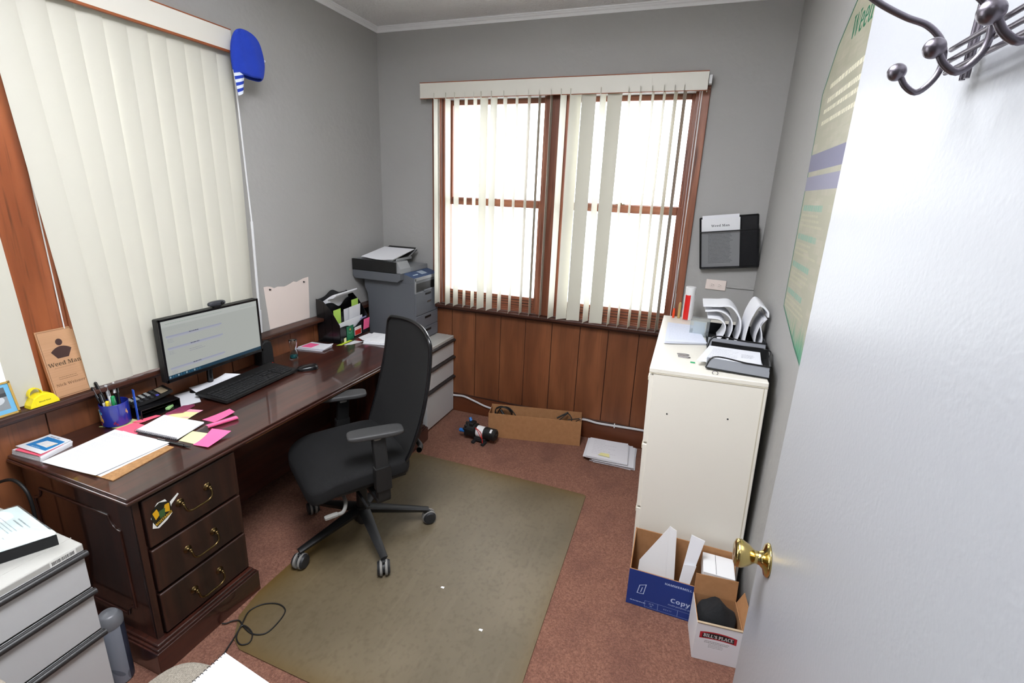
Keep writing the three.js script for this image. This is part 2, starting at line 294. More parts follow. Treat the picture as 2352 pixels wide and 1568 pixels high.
// ---------------------------------------------------------------- vertical blinds
const vaneStrip = (len, wid = 0.089, lean = () => [0, 0], twist = () => 0) => slab((u, v) => {
  const a = (u - 0.5) * wid, bow = 0.006 * (1 - 4 * (u - 0.5) ** 2), t = twist(1 - v), L = lean(1 - v);
  return [a * Math.cos(t) + bow * Math.sin(t) + L[0], v * len, -a * Math.sin(t) + bow * Math.cos(t) + L[1]];
}, 6, 10, 0.0009);
{
  const t = thing('vertical_blind', 'open vertical blind with a cream valance over the bright window in the far wall', 'blind', [0, 0, 0]);
  part(t, 'valance', [bx(0.405, 2.292, 2.369, 2.466, 0.083, 0.088, 0.001), bx(0.405, 0.41, 2.369, 2.466, 0.002, 0.083, 0.001), bx(2.287, 2.292, 2.369, 2.466, 0.002, 0.083, 0.001)], m.valance);
  part(t, 'valance_trim', [bx(0.405, 2.292, 2.466, 2.471, 0.002, 0.089, 0.001), bx(0.405, 2.292, 2.365, 2.369, 0.08, 0.089, 0.001)], m.valTrim, 'thin brown edge strips');
  part(t, 'end_bracket', [bx(2.293, 2.312, 2.405, 2.452, 0.022, 0.07, 0.003)], m.whitePl);
  part(t, 'head_rail', bx(0.415, 2.285, 2.4, 2.44, 0.045, 0.078, 0.004), m.whitePl);
  const vs = [[0.519, 84], [0.612, 86], [0.68, 87], [0.752, 77], [0.821, 81], [0.887, 102], [0.959, 97], [1.04, 85], [1.123, 81], [1.209, 83], [1.281, 82], [1.361, 83], [1.439, 101], [1.518, 131], [1.603, 167], [1.692, 104], [1.764, 170], [1.852, 92], [1.919, 91], [1.991, 94], [2.057, 95], [2.121, 100], [2.173, 100]];
  const g = vaneStrip(1.495);
  for (const [x, a] of vs) { const v = part(t, 'vane', g, m.vane); v.position.set(x, 0.905, 0.062); v.rotation.y = -a * Math.PI / 180; }
  part(t, 'pull_cord', [tube([[2.255, 2.4, 0.06], [2.25, 1.8, 0.055], [2.252, 1.2, 0.05], [2.25, 0.98, 0.05]], 0.0016, 30, 6), tube([[2.268, 2.4, 0.06], [2.266, 1.6, 0.055], [2.25, 0.98, 0.05]], 0.0016, 30, 6)], m.whitePl);
  const l = thing('vertical_blind', 'closed vertical blind hanging behind the monitor on the left wall', 'blind');
  part(l, 'valance', [bx(0.108, 0.113, 2.362, 2.452, 1.318, 2.98, 0.001), bx(0.002, 0.108, 2.362, 2.452, 1.318, 1.323, 0.001)], m.valance);
  part(l, 'valance_trim', [bx(0.002, 0.114, 2.452, 2.457, 1.317, 2.98, 0.001), bx(0.1, 0.1145, 2.352, 2.362, 1.317, 2.98, 0.001)], m.valTrim, 'thin brown edge strips');
  part(l, 'head_rail', bx(0.05, 0.09, 2.41, 2.445, 1.325, 2.97, 0.004), m.whitePl);
  const H0 = 1.497;
  for (let i = 0; i < 11; i++) {
    const z = 1.345 + 0.0775 * i, k = i;
    const gg = vaneStrip(H0, 0.089, (s) => [i > 6 ? (-0.04 + 0.075 * s) * (i - 6) / 4 : i === 1 ? -0.01 * s * s : 0, 0], (s) => i === 0 ? 0.9 * Math.max(0, s - 0.35) : i === 1 ? -0.35 * Math.max(0, s - 0.3) : 0);
    const v = part(l, 'vane', gg, m.vane); v.position.set(0.066 + (i % 2 ? 0.002 : 0), 0.908, z); v.rotation.y = Math.PI / 2 - 0.11 + rr(-0.03, 0.03);
  }
  const lean = part(l, 'vane', vaneStrip(H0, 0.089, (s) => [0, -0.034 * s * s], () => 0), m.vane); lean.position.set(0.07, 0.908, 2.312); lean.rotation.order = 'YXZ'; lean.rotation.set(0, Math.PI / 2 - 0.1, 0.035);
  for (let i = 0; i < 7; i++) { const v = part(l, 'vane', vaneStrip(H0), m.vane); v.position.set(0.05, 0.908, 2.55 + 0.064 * i); v.rotation.y = rr(-0.1, 0.1); }
  part(l, 'tilt_cord', tube([[0.06, 2.41, 2.155], [0.024, 2.2, 2.153], [0.018, 1.7, 2.15], [0.0165, 0.93, 2.146]], 0.0024, 30, 6), m.whitePl);
  part(l, 'tilt_wand', [rod([0.088, 2.4, 1.302], [0.085, 1.55, 1.288], 0.004), rod([0.085, 1.55, 1.288], [0.08, 1.06, 1.296], 0.0065), rod([0.08, 1.06, 1.296], [0.078, 0.93, 1.3], 0.011)], m.whitePl, 'white plastic tilt wand');
}
// ---------------------------------------------------------------- door and its hardware
const DX = 2.555;
{
  const d = sgroup('door_1');
  part(d, 'door_leaf', tri(bx(DX, DX + 0.036, 0.012, 2.152, 2.138, 2.985, 0.003), 'y', 1), m.door);
  const k = part(d, 'door_knob', lathe([[0, 0], [0.034, 0], [0.034, 0.003], [0.03, 0.008], [0.019, 0.011], [0.0135, 0.018], [0.0125, 0.026], [0.015, 0.031], [0.022, 0.04], [0.0275, 0.052], [0.029, 0.06], [0.027, 0.066], [0.02, 0.069], [0.008, 0.068], [0, 0.0675]].map(([a, b]) => [a * 1.05, b]), 40).rotateZ(Math.PI / 2), m.brass, 'polished brass knob');
  k.position.set(DX, 1.003, 2.222);
  part(d, 'latch_plate', bx(DX + 0.006, DX + 0.03, 0.975, 1.03, 2.1368, 2.1385, 0.0005), m.brass);
  part(d, 'hinge', [0.3, 1.1, 1.9].map((y) => rod([DX - 0.004, y, 2.988], [DX - 0.004, y + 0.09, 2.988], 0.006)), m.brass);
  const j = sgroup('door_2');
  part(j, 'jamb', [bx(2.592, 2.6, 0.001, 2.17, ZN - 0.01, ZN + 0.13, 0.002), bx(1.27, 1.282, 0.001, 2.17, ZN - 0.01, ZN + 0.13, 0.002), bx(1.27, 2.6, 2.158, 2.17, ZN - 0.01, ZN + 0.13, 0.002)], m.door);
}
{ // over-the-door hook rack
  const t = thing('coat_hook_rack', 'dark metal coat hook rack with ball tips hung over the white door', 'coat rack', [DX, 1.9, 2.56]);
  const z1 = 0.4;
  for (const y of [0.012, 0.001, -0.010]) part(t, 'rail', [rod([-0.02, y, -0.004], [-0.02, y, z1], 0.0026), ball(-0.02, y, -0.004, 0.0026), ball(-0.02, y, z1, 0.0026)], m.pewter);
  for (const z of [0.012, 0.345]) part(t, 'strap', [-0.0045, 0.0045].flatMap((o) => [rod([-0.009, -0.02, z + o], [-0.009, 0.262, z + o], 0.0026), rod([-0.009, 0.262, z + o], [0.044, 0.262, z + o], 0.0026), rod([0.044, 0.262, z + o], [0.044, 0.2, z + o], 0.0026)]), m.pewter);
  for (const z of [0.0, 0.087, 0.177, 0.268, 0.358]) {
    const hk = part(t, 'hook', tube([[-0.137, 0.108, 0], [-0.128, 0.088, 0], [-0.1, 0.063, 0], [-0.068, 0.044, 0], [-0.046, 0.034, 0], [-0.031, 0.018, 0], [-0.0265, 0.001, 0], [-0.03, -0.016, 0], [-0.043, -0.029, 0], [-0.054, -0.0225, 0], [-0.061, -0.012, 0]].map(([x, y]) => [x, y, z]), 0.0031, 80, 12), m.pewter);
    part(hk, 'ball_tip', [ball(-0.0645, -0.0085, z, 0.0088), ball(-0.139, 0.114, z, 0.0088)], m.pewter);
  }
}
// ---------------------------------------------------------------- bodies of the unseen ceiling lights, out of view
[[UNSEEN_LAMP, 'unseen hanging light placed overhead to light the room'], [UNSEEN_HALL_LAMP, 'unseen hanging light placed in the hallway to light the door']].forEach(([L, label]) => {
  const t = thing('unseen_ceiling_light', label, 'ceiling light', [L.x, 0, L.z]);
  part(t, 'frame', [bx(-L.w / 2 - 0.03, L.w / 2 + 0.03, L.y - 0.012, L.y + 0.06, -L.d / 2 - 0.03, -L.d / 2, 0.002), bx(-L.w / 2 - 0.03, L.w / 2 + 0.03, L.y - 0.012, L.y + 0.06, L.d / 2, L.d / 2 + 0.03, 0.002), bx(-L.w / 2 - 0.03, -L.w / 2, L.y - 0.012, L.y + 0.06, -L.d / 2, L.d / 2, 0.002), bx(L.w / 2, L.w / 2 + 0.03, L.y - 0.012, L.y + 0.06, -L.d / 2, L.d / 2, 0.002)], m.white);
  part(t, 'housing', bx(-L.w / 2, L.w / 2, L.y + 0.012, L.y + 0.06, -L.d / 2, L.d / 2, 0), m.white);
  if (L === UNSEEN_LAMP) part(t, 'unseen_uplight_panel', bx(-L.w / 2, L.w / 2, L.y + 0.0605, L.y + 0.066, -L.d / 2, L.d / 2, 0), new THREE.MeshStandardMaterial({ color: 0xffffff, emissive: 0xf6f8ff, emissiveIntensity: 0.6, roughness: 0.6 }));  // glowing face of the unseen uplight
  part(t, 'hanger', [-0.3, 0.3].map((z) => rod([0, L.y + 0.066, z], [0, H - 0.0005, z], 0.006)), m.white);
  part(t, 'diffuser', bx(-L.w / 2, L.w / 2, L.y, L.y + 0.01, -L.d / 2, L.d / 2, 0), new THREE.MeshStandardMaterial({ color: 0xffffff, emissive: 0xf6f8ff, emissiveIntensity: 0.6, roughness: 0.6 }));
});
// ---------------------------------------------------------------- desk
const DT = 0.732;                                   // desk top
{
  const t = thing('executive_desk', 'long dark mahogany office desk with brass drawer pulls along the left wall', 'desk');
  const x1 = 0.69, z0 = 0.49, z1 = 2.405, x0 = 0.018;
  part(t, 'desktop', [bx(x0, x1 - 0.006, DT - 0.012, DT, z0 + 0.006, z1 - 0.006, 0.004), bx(x0, x1, DT - 0.024, DT - 0.0115, z0, z1, 0.005), bx(x0, x1 - 0.012, DT - 0.034, DT - 0.0235, z0 + 0.012, z1 - 0.012, 0.004)].map((g) => tri(g, 'z')), m.desk);
  part(t, 'worn_edge', bx(x1 - 0.0095, x1 - 0.004, DT - 0.0275, DT - 0.0235, 0.95, 1.95, 0.001), m.wornEdge, 'pale worn strip along the lower front edge');
  for (const [a, b] of [[1.985, 2.378], [0.53, 0.92]]) {
    part(t, 'pedestal', [bx(0.035, 0.655, 0.09, DT - 0.034, a, b, 0.004)].map((g) => tri(g)), m.desk);
    part(t, 'plinth', [bx(0.03, 0.704, 0.001, 0.1, a - 0.006, b + 0.032, 0.003), bx(0.03, 0.697, 0.099, 0.109, a, b + 0.026, 0.004), bx(0.03, 0.688, 0.108, 0.12, a + 0.006, b + 0.018, 0.005)].map((g) => tri(g, 'z')), m.desk);
    part(t, 'corner_stile', tri(bx(0.654, 0.664, 0.118, DT - 0.036, b - 0.022, b, 0.002)), m.drawer);
    for (const [y0, y1] of [[0.5, 0.692], [0.312, 0.488], [0.128, 0.3]]) {
      const w = part(t, 'drawer', tri(bx(0.653, 0.675, y0, y1, a + 0.012, b - 0.026, 0.006)), m.drawer);
      const zc = (a + b) / 2, yc = y1 - 0.082, zs = 0.053;
      const h = part(w, 'handle', tube([[0.69, yc, zc - zs], [0.697, yc - 0.006, zc - zs], [0.703, yc - 0.026, zc - zs + 0.004], [0.704, yc - 0.036, zc - zs + 0.016], [0.704, yc - 0.038, zc], [0.704, yc - 0.036, zc + zs - 0.016], [0.703, yc - 0.026, zc + zs - 0.004], [0.697, yc - 0.006, zc + zs], [0.69, yc, zc + zs]], 0.0042, 60, 10), m.antique);
      h.geometry = merge([h.geometry, ...[-1, 1].map((s) => lathe([[0, 0], [0.0155, 0], [0.0155, 0.002], [0.012, 0.004], [0.011, 0.0055], [0.006, 0.007], [0.0055, 0.014], [0.0075, 0.018], [0.006, 0.022], [0, 0.023]], 20).rotateZ(-Math.PI / 2).translate(0.674, yc, zc + s * zs))]);
    }
  }
  part(t, 'modesty_panel', tri(bx(0.17, 0.19, 0.06, DT - 0.034, 0.92, 1.985, 0.003), 'z'), m.desk);
  // raised moulding with notched corners on the end that faces the door
  const zf = 2.3795, c = 0.05, X0 = 0.085, X1 = 0.575, Y0 = 0.185, Y1 = 0.612, arc = (cx, cy, a0, a1) => Array.from({ length: 7 }, (_, i) => { const a = a0 + (a1 - a0) * i / 6; return [cx + c * Math.cos(a), cy + c * Math.sin(a), zf]; });
  const q = Math.PI / 2, loop = [...arc(X1, Y1, 2 * q, 3 * q), ...arc(X1, Y0, q, 2 * q), ...arc(X0, Y0, 0, q), ...arc(X0, Y1, 3 * q, 4 * q)];
  part(t, 'end_moulding', loop.map((p, i) => rod(p, loop[(i + 1) % loop.length], 0.005, 0.005, 8)).concat(loop.map((p) => ball(p[0], p[1], p[2], 0.005))), m.desk);
}
{ // emblem sticker on the top drawer
  const tex = ctex(256, 256, (g) => {
    fill(g, '#e9e9e2', 0, 0, 256, 256); g.fillStyle = '#1c1d16'; g.beginPath(); g.moveTo(30, 60); g.lineTo(110, 26); g.lineTo(196, 60); g.lineTo(206, 170); g.lineTo(60, 226); g.lineTo(26, 150); g.fill();
    g.fillStyle = '#d6a21c'; g.beginPath(); g.moveTo(40, 90); g.lineTo(80, 70); g.lineTo(100, 130); g.lineTo(60, 160); g.fill(); g.beginPath(); g.moveTo(190, 70); g.lineTo(150, 70); g.lineTo(130, 130); g.lineTo(186, 150); g.fill();
    g.fillStyle = '#3a5a30'; g.beginPath(); g.moveTo(92, 100); g.lineTo(150, 96); g.lineTo(140, 160); g.lineTo(96, 168); g.fill();
    g.fillStyle = '#e0b02a'; g.save(); g.translate(56, 214); g.rotate(-0.28); g.font = 'bold 34px sans-serif'; g.fillText('MUSTANGS', 0, 0, 158); g.restore();
  });
  const out = [[-0.05, -0.052], [-0.026, -0.066], [0.012, -0.05], [0.036, -0.03], [0.032, -0.008], [0.038, 0.01], [0.074, 0.04], [0.07, 0.047], [0.028, 0.022], [0.016, 0.05], [-0.016, 0.052], [-0.042, 0.026], [-0.05, -0.006], [-0.044, -0.02]].map(([a, b]) => [a * 0.82, b * 0.82]);
  const g = ext(out, 0.0006, 0), p = g.attributes.position, uv = g.attributes.uv;
  for (let i = 0; i < p.count; i++) uv.setXY(i, (p.getX(i) + 0.05) / 0.1, (p.getY(i) + 0.06) / 0.112);
  solo('sticker', 'yellow and black team sticker with white outline on the top desk drawer', 'sticker', g.rotateY(Math.PI / 2).translate(0.6755, 0.614, 2.294), M(0xffffff, 0.35, { map: tex }));
}
// ---------------------------------------------------------------- light grey drawer pedestals
function makePedestal(name, label, pos, extra) {
  const t = thing(name, label, 'drawer cabinet', pos);        // x 0 .. 0.65 to the front, z 0 .. 0.42
  const h = 0.65, w = 0.425, d = 0.645;
  part(t, 'body', bx(0, d - 0.02, 0.012, h - 0.028, 0.004, w - 0.004, 0.004), m.pedestal);
  part(t, 'top', [bx(0, d, h - 0.03, h, 0, w, 0.006), bx(d - 0.06, d - 0.0575, h - 0.001, h + 0.0006, 0, w, 0.0003)], m.pedTop);
  for (const [y0, y1] of [[0.488, 0.612], [0.322, 0.468], [0.016, 0.302]]) {
    const dr = part(t, 'drawer', bx(d - 0.022, d, y0, y1, 0.004, w - 0.004, 0.003), m.pedestal);
    part(dr, 'handle', [rod([d + 0.004, y1 + 0.001, -0.003], [d + 0.004, y1 + 0.001, w + 0.003], 0.0105), bx(d - 0.018, d + 0.006, y1 - 0.004, y1 + 0.0135, 0, w, 0.003)], m.pedDark, 'black full-width grip');
    part(dr, 'chrome_line', bx(d - 0.004, d + 0.001, y1 + 0.0135, y1 + 0.016, 0.002, w - 0.002, 0.0005), m.steel);
  }
  if (extra) extra(t, d, h, w);
  return t;
}
makePedestal('drawer_pedestal', 'light grey three drawer pedestal under the printer in the corner', [0.004, 0, 0.022], (t, d, h, w) => part(t, 'lock', rod([d - 0.002, h - 0.015, w - 0.1], [d + 0.003, h - 0.015, w - 0.1], 0.006), m.steel));
makePedestal('drawer_pedestal', 'light grey three drawer pedestal with a clear document sleeve on top', [0.012, 0, 2.518], (t, d, h, w) => {
  const bar = ctex(256, 64, (g) => { fill(g, '#e4e4de', 0, 0, 256, 64); let x = 20; while (x < 236) { const k = 2 + 6 * rnd(); fill(g, '#222', x, 10, k, 34); x += k + 2 + 5 * rnd(); } });
  part(t, 'asset_label', slab((u, v) => [d + 0.0006, h - 0.026 + 0.022 * v, 0.085 - 0.065 * u], 1, 1, 0.0004), M(0xffffff, 0.5, { map: bar }), 'white barcode label');
  part(t, 'lock', rod([d - 0.002, h - 0.015, 0.235], [d + 0.004, h - 0.015, 0.235], 0.009), m.purple, 'dark purple lock plug');
});
// ---------------------------------------------------------------- office chair
{
  const cx = 0.886, cz = 1.497, F = V3(-0.54, 0, 0.84).normalize(), turn = Math.atan2(F.x, F.z);   // local +z is the way the chair faces
  const t = thing('office_chair', 'black mesh-back office chair on five casters at the desk', 'chair', [cx, 0.0045, cz], turn);
  const toLocal = (x, z) => { const dx = x - cx, dz = z - cz; return [dx * Math.cos(turn) - dz * Math.sin(turn), dx * Math.sin(turn) + dz * Math.cos(turn)]; };
  const cast = [[0.77, 1.81], [1.161, 1.698], [1.169, 1.305], [0.792, 1.173], [0.545, 1.5]];
  part(t, 'gas_lift', [rod([0, 0.06, 0], [0, 0.3, 0], 0.028), rod([0, 0.28, 0], [0, 0.37, 0], 0.017), rod([0, 0.085, 0], [0, 0.16, 0], 0.045, 0.036)], m.black);
  cast.forEach(([x, z], i) => {
    let [lx, lz] = toLocal(x, z); const a = Math.atan2(lx, lz); const L = 0.325;
    const leg = slab((u, v) => { const r = 0.02 + v * (L - 0.005), w = 0.03 - 0.013 * v, s = (u - 0.5) * 2, y = 0.155 - 0.062 * v - 0.006 * s * s; return [r * Math.sin(a) - w * s * Math.cos(a), y, r * Math.cos(a) + w * s * Math.sin(a)]; }, 6, 10, 0.03);
    const tip = V3(L * Math.sin(a), 0, L * Math.cos(a));
    const l = part(t, 'leg', [leg, rod([tip.x, 0.06, tip.z], [tip.x, 0.09, tip.z], 0.011)], m.black);
    const b = a + [0.5, -0.3, 0.2, 0.9, -0.6][i], ca = Math.cos(b), sa = Math.sin(b), off = V3(sa, 0, ca).multiplyScalar(0.016), k = 1.2;
    const W2 = (s0, s1, r, r2 = r) => rod([tip.x + off.x + ca * s0 * k, 0.0362, tip.z + off.z - sa * s0 * k], [tip.x + off.x + ca * s1 * k, 0.0362, tip.z + off.z - sa * s1 * k], r * k, r2 * k, 28);
    const c = part(l, 'caster', [W2(-0.024, -0.014, 0.024, 0.0285), W2(0.014, 0.024, 0.0285, 0.024), W2(-0.0045, 0.0045, 0.02), bx(tip.x + off.x - 0.009, tip.x + off.x + 0.009, 0.045, 0.075, tip.z + off.z - 0.009, tip.z + off.z + 0.009, 0.004)], m.caster);
    part(l, 'tyre', [W2(-0.0145, -0.0055, 0.0298), W2(0.0055, 0.0145, 0.0298)], m.grayRubber, 'grey rubber tyres');
  });
  part(t, 'mechanism', [bx(-0.07, 0.07, 0.345, 0.395, -0.13, 0.1, 0.012), bx(-0.2, 0.2, 0.385, 0.4, -0.16, 0.16, 0.005), rod([0.04, 0.36, 0.07], [0.3, 0.352, 0.07], 0.007)], m.black);
  part(t, 'lever', [tube([[0.12, 0.35, 0.13], [0.2, 0.345, 0.14], [0.25, 0.34, 0.17], [0.255, 0.345, 0.21]], 0.009, 24, 8), pillow(0.012, 0.007, 0.03).translate(0.258, 0.347, 0.22)], m.grayRubber, 'grey height lever');
  const seat = pillow(0.262, 0.05, 0.24, 0.42, 0.3, 56, 24), sp_ = seat.attributes.position;
  for (let i = 0; i < sp_.count; i++) { const x = sp_.getX(i), y = sp_.getY(i), z = sp_.getZ(i); sp_.setY(i, y - 0.055 * Math.max(0, (z - 0.08) / 0.17) ** 2 + (y > 0 ? -0.018 * Math.exp(-(x * x + (z + 0.03) ** 2) / 0.02) : 0)); }
  seat.computeVertexNormals();
  part(t, 'seat', tri(seat.translate(0, 0.468, 0.058), 'z'), m.seat);
  part(t, 'seat_pan', pillow(0.225, 0.022, 0.215, 0.4, 0.3).translate(0, 0.415, 0.025), m.black);
  // the back: a curved mesh panel in a rim, leaning away from the seat
  const back = (u, v) => { const s = (u - 0.5) * 2, y = (v - 0.5) * 2, e = Math.pow(Math.max(0, 1 - Math.pow(Math.abs(y), 10)), 1 / 10), w = (0.262 - 0.012 * y - 0.03 * Math.max(0, -y) ** 2) * e, x = s * w, yy = 0.78 + 0.325 * y - 0.014 * s * s * Math.max(0, y); return [x, yy, -0.175 - 0.15 * v + 0.025 - 0.03 * Math.sin(v * Math.PI * 0.9 + 0.2) + 0.055 * s * s * 0.6 + 0.035 * v * v - 0.035 * v]; };
  part(t, 'backrest', tri(slab((u, v) => back(u, 0.004 + 0.992 * v), 24, 30, 0.006)), m.mesh);
  const rim = []; const nR = 24; for (let i = 0; i < nR; i++) rim.push(back(0, 0.01 + 0.98 * i / nR)); for (let i = 0; i < nR; i++) rim.push(back(i / nR, 0.99)); for (let i = 0; i < nR; i++) rim.push(back(1, 0.99 - 0.98 * i / nR)); for (let i = 0; i < nR; i++) rim.push(back(1 - i / nR, 0.01));
  part(t, 'back_frame', tube(rim.map(([x, y, z]) => [x, y, z - 0.004]), 0.0095, 260, 10, true), m.blackGloss);
  part(t, 'back_support', [tube([[0, 0.38, -0.08], [0, 0.385, -0.2], [0, 0.45, -0.3], [0, 0.6, -0.325], [0, 0.75, -0.33]], 0.022, 40, 10), tube([[-0.2, 0.5, -0.23], [-0.1, 0.46, -0.285], [0, 0.45, -0.3], [0.1, 0.46, -0.285], [0.2, 0.5, -0.23]], 0.014, 40, 10)], m.black);
  for (const s of [-1, 1]) {
    const p = part(t, 'arm_post', [ext([[s * 0.272, 0.37], [s * 0.305, 0.37], [s * 0.3, 0.5], [s * 0.258, 0.668], [s * 0.232, 0.668], [s * 0.27, 0.5]], 0.062, 0.006).translate(0, 0, -0.038), ext([[s * 0.268, 0.42], [s * 0.31, 0.42], [s * 0.302, 0.53], [s * 0.262, 0.53]], 0.074, 0.006).translate(0, 0, -0.044), bx(Math.min(s * 0.12, s * 0.3), Math.max(s * 0.12, s * 0.3), 0.352, 0.38, -0.04, 0.028, 0.008)], m.black);
    const g = pillow(0.046, 0.0145, 0.125, 0.5, 0.42, 40, 14);
    part(p, 'arm_pad', g.rotateY(-0.2).translate(s * 0.238, 0.68, 0.0), m.armPad, 'dark grey soft pad');
    part(p, 'adjust_button', pillow(0.008, 0.006, 0.018).translate(s * 0.238 + 0.016, 0.655, 0.0), m.grayRubber);
  }
}
// ---------------------------------------------------------------- things on the desk
const D0 = DT + 0.0005;
const form = (n, ink = '#b9bbc2') => ctex(512, 640, (g, w, h) => { fill(g, '#f1f2f5', 0, 0, w, h); lines(g, 40, 50, 200, 3, 16, ink, 4); for (let k = 0; k < n; k++) lines(g, 50 + 200 * (k % 2), 120 + 110 * Math.floor(k / 2), 180, 6, 15, ink, 3); });
const ruled = (bg, ink) => ctex(256, 256, (g, w, h) => { fill(g, bg, 0, 0, w, h); lines(g, 30, 30, 190, 9, 22, ink, 3, 0.6); });
const PF = (t, r = 0.8) => M(0xffffff, r, { map: t });
const formA = PF(form(8)), formB = PF(form(6)), formC = PF(form(10)), scrawl = PF(ruled('#f0f1f6', '#c6c9d2')), scrawlY = PF(ruled('#efeab0', '#cbc89e'));
{ // message pad
  const cover = ctex(512, 384, (g, w, h) => {
    fill(g, '#eef1f4', 0, 0, w, h); fill(g, '#2a86c8', 60, 60, 420, 250); g.fillStyle = '#f4f4f2'; g.beginPath(); g.moveTo(150, 240); g.lineTo(190, 130); g.lineTo(430, 120); g.lineTo(400, 250); g.fill();
    lines(g, 200, 150, 170, 4, 22, '#b8c0c8', 3); g.fillStyle = '#e0b83a'; g.save(); g.translate(360, 230); g.rotate(-1.0); g.fillRect(0, 0, 120, 14); g.restore();
    g.fillStyle = '#1a3a6a'; g.font = 'bold 34px sans-serif'; g.fillText('Message Pads', 90, 50); g.fillStyle = '#fff'; g.font = '20px sans-serif'; g.fillText('While You Were Out', 150, 296);
  });
  const c = [[0.026, 2.387], [0.178, 2.376], [0.146, 2.262], [0.02, 2.265]], t = thing('message_pad', 'thick pad of message slips with blue and white cover at the near desk corner', 'notepad');
  part(t, 'slips', [0, 1, 2].map((k) => sheet(c.map(([x, z]) => [x + 0.001 * k, z - 0.001 * k]), D0 + 0.0065 * k, 0.006)), m.paper);
  part(t, 'pink_slip', sheet([[0.05, 2.386], [0.176, 2.375], [0.15, 2.29], [0.03, 2.3]], D0 + 0.02, 0.0012, (u, v) => 0.003 * (1 - v)), m.hot);
  part(t, 'cover', sheet([[0.03, 2.374], [0.176, 2.37], [0.144, 2.262], [0.022, 2.266]], D0 + 0.0225, 0.001, (u, v) => 0.006 * (1 - v) * (1 - v)), PF(cover, 0.35));
}
{ // clipboard with its form
  const t = thing('clipboard', 'brown hardboard clipboard under a filled-in form near the front desk edge', 'clipboard');
  part(t, 'board', tri(sheet([[0.205, 2.372], [0.535, 2.35], [0.505, 2.118], [0.175, 2.135]], D0, 0.003, () => 0, 2), 'z'), m.clip);
  solo('printed_form', 'white printed form with faint grey text lying on the clipboard', 'paper', [sheet([[0.188, 2.378], [0.463, 2.36], [0.466, 2.106], [0.168, 2.126]], D0 + 0.0037, 0.0008, (u, v) => 0.006 * u * u * (1 - v) + 0.004 * v * v), sheet([[0.21, 2.36], [0.475, 2.352], [0.47, 2.112], [0.2, 2.115]], D0 + 0.0031, 0.0005)], formA);
}
{ // spiral notebook, pen
  const t = thing('spiral_notebook', 'small open spiral notebook with white pages on the desk beside pink notes', 'notebook');
  const c = [[0.247, 2.098], [0.466, 2.08], [0.434, 1.942], [0.214, 1.962]];
  part(t, 'cover', sheet(c, D0 + 0.0012, 0.001), m.blackMat); part(t, 'pages', sheet(c.map(([x, z]) => [x, z - 0.004]), D0 + 0.0024, 0.006, (u, v) => 0.003 * u * u), scrawl);
  for (let i = 0; i < 22; i++) { const u = (i + 0.5) / 22, x = c[0][0] + u * (c[1][0] - c[0][0]), z = c[0][1] + u * (c[1][1] - c[0][1]); part(t, 'coil', new THREE.TorusGeometry(0.0062, 0.0009, 6, 16).rotateY(Math.PI / 2 + 0.08).translate(x, D0 + 0.0072, z), m.pewter); }
  const p = thing('ballpoint_pen', 'black pen lying along the coil edge of the small notebook', 'pen');
  part(p, 'barrel', rod([0.40, D0 + 0.0056, 2.1085], [0.535, D0 + 0.0056, 2.098], 0.0055), m.blackGloss); part(p, 'tip', rod([0.535, D0 + 0.0056, 2.098], [0.566, D0 + 0.0056, 2.0955], 0.0045, 0.0012), m.darkGray); part(p, 'clip', rod([0.4, D0 + 0.0112, 2.1085], [0.44, D0 + 0.0112, 2.1055], 0.0014), m.steel);
}
const note = (name, label, c, mat, lift, k = 0, n = 10) => solo(name, label, 'sticky note', sheet(c, D0 + 0.0012 * k, 0.0007, lift, n), mat);
note('sticky_note', 'wide pink note half under the small spiral notebook', [[0.152, 2.124], [0.268, 2.108], [0.25, 2.045], [0.158, 2.045]], m.hot, (u, v) => 0.0015 * u * (1 - u), 0);
note('sticky_note', 'narrow pink strip pointing from the notebook towards the calculator tray', [[0.15, 2.05], [0.19, 2.04], [0.205, 1.965], [0.18, 1.97]], m.hot, (u, v) => 0.001 + 0.003 * v, 1);
note('sticky_note', 'pale yellow note behind the spiral notebook', [[0.225, 1.972], [0.335, 1.958], [0.318, 1.876], [0.222, 1.902]], m.yellow, (u, v) => 0.004 * u * v, 1);
note('sticky_note', 'faded pink note tucked behind the pale yellow note', [[0.2, 1.955], [0.325, 1.93], [0.312, 1.85], [0.2, 1.876]], m.pinkPale, (u, v) => 0.003 * u, 0);
note('sticky_note', 'pale yellow written note between the spiral notebook and the desk edge', [[0.47, 2.074], [0.585, 2.066], [0.545, 1.982], [0.445, 2.0]], scrawlY, () => 0, 0);
note('sticky_note', 'bright pink note curled up at the front desk edge', [[0.552, 2.076], [0.628, 2.07], [0.61, 1.952], [0.545, 1.985]], m.pink, (u, v) => 0.026 * v * v * (0.35 + 0.65 * (1 - u)) + 0.004 * u, 1);
note('sticky_note', 'bright pink flat note in front of the keyboard', [[0.387, 1.912], [0.455, 1.908], [0.46, 1.81], [0.414, 1.798]], m.pink, (u, v) => 0.008 * v * v, 0);
solo('sticky_note', 'bright pink note rolled into a tube in front of the keyboard', 'sticky note', slab((u, v) => { const a = -0.6 + 4.2 * u, r = 0.0085; return [0.484 + 0.034 * v + r * Math.sin(a) - 0.004 * (1 - v), D0 + 0.0095 - r * Math.cos(a) * (1 - 0.02 * v), 1.955 - 0.112 * v + 0.01 * u]; }, 14, 6, 0.0006), m.pink);
solo('sticky_note', 'dark pink note pad in front of the black calculator tray', 'sticky note', sheet([[0.205, 1.945], [0.258, 1.905], [0.238, 1.835], [0.198, 1.86]], D0, 0.008, (u, v) => 0.004 * u), m.purple);
note('sticky_note', 'yellow green note slipped under the pen cup', [[0.07, 2.13], [0.165, 2.105], [0.19, 2.02], [0.1, 2.03]], M(0xcfd68e, 0.8), () => 0, 0);
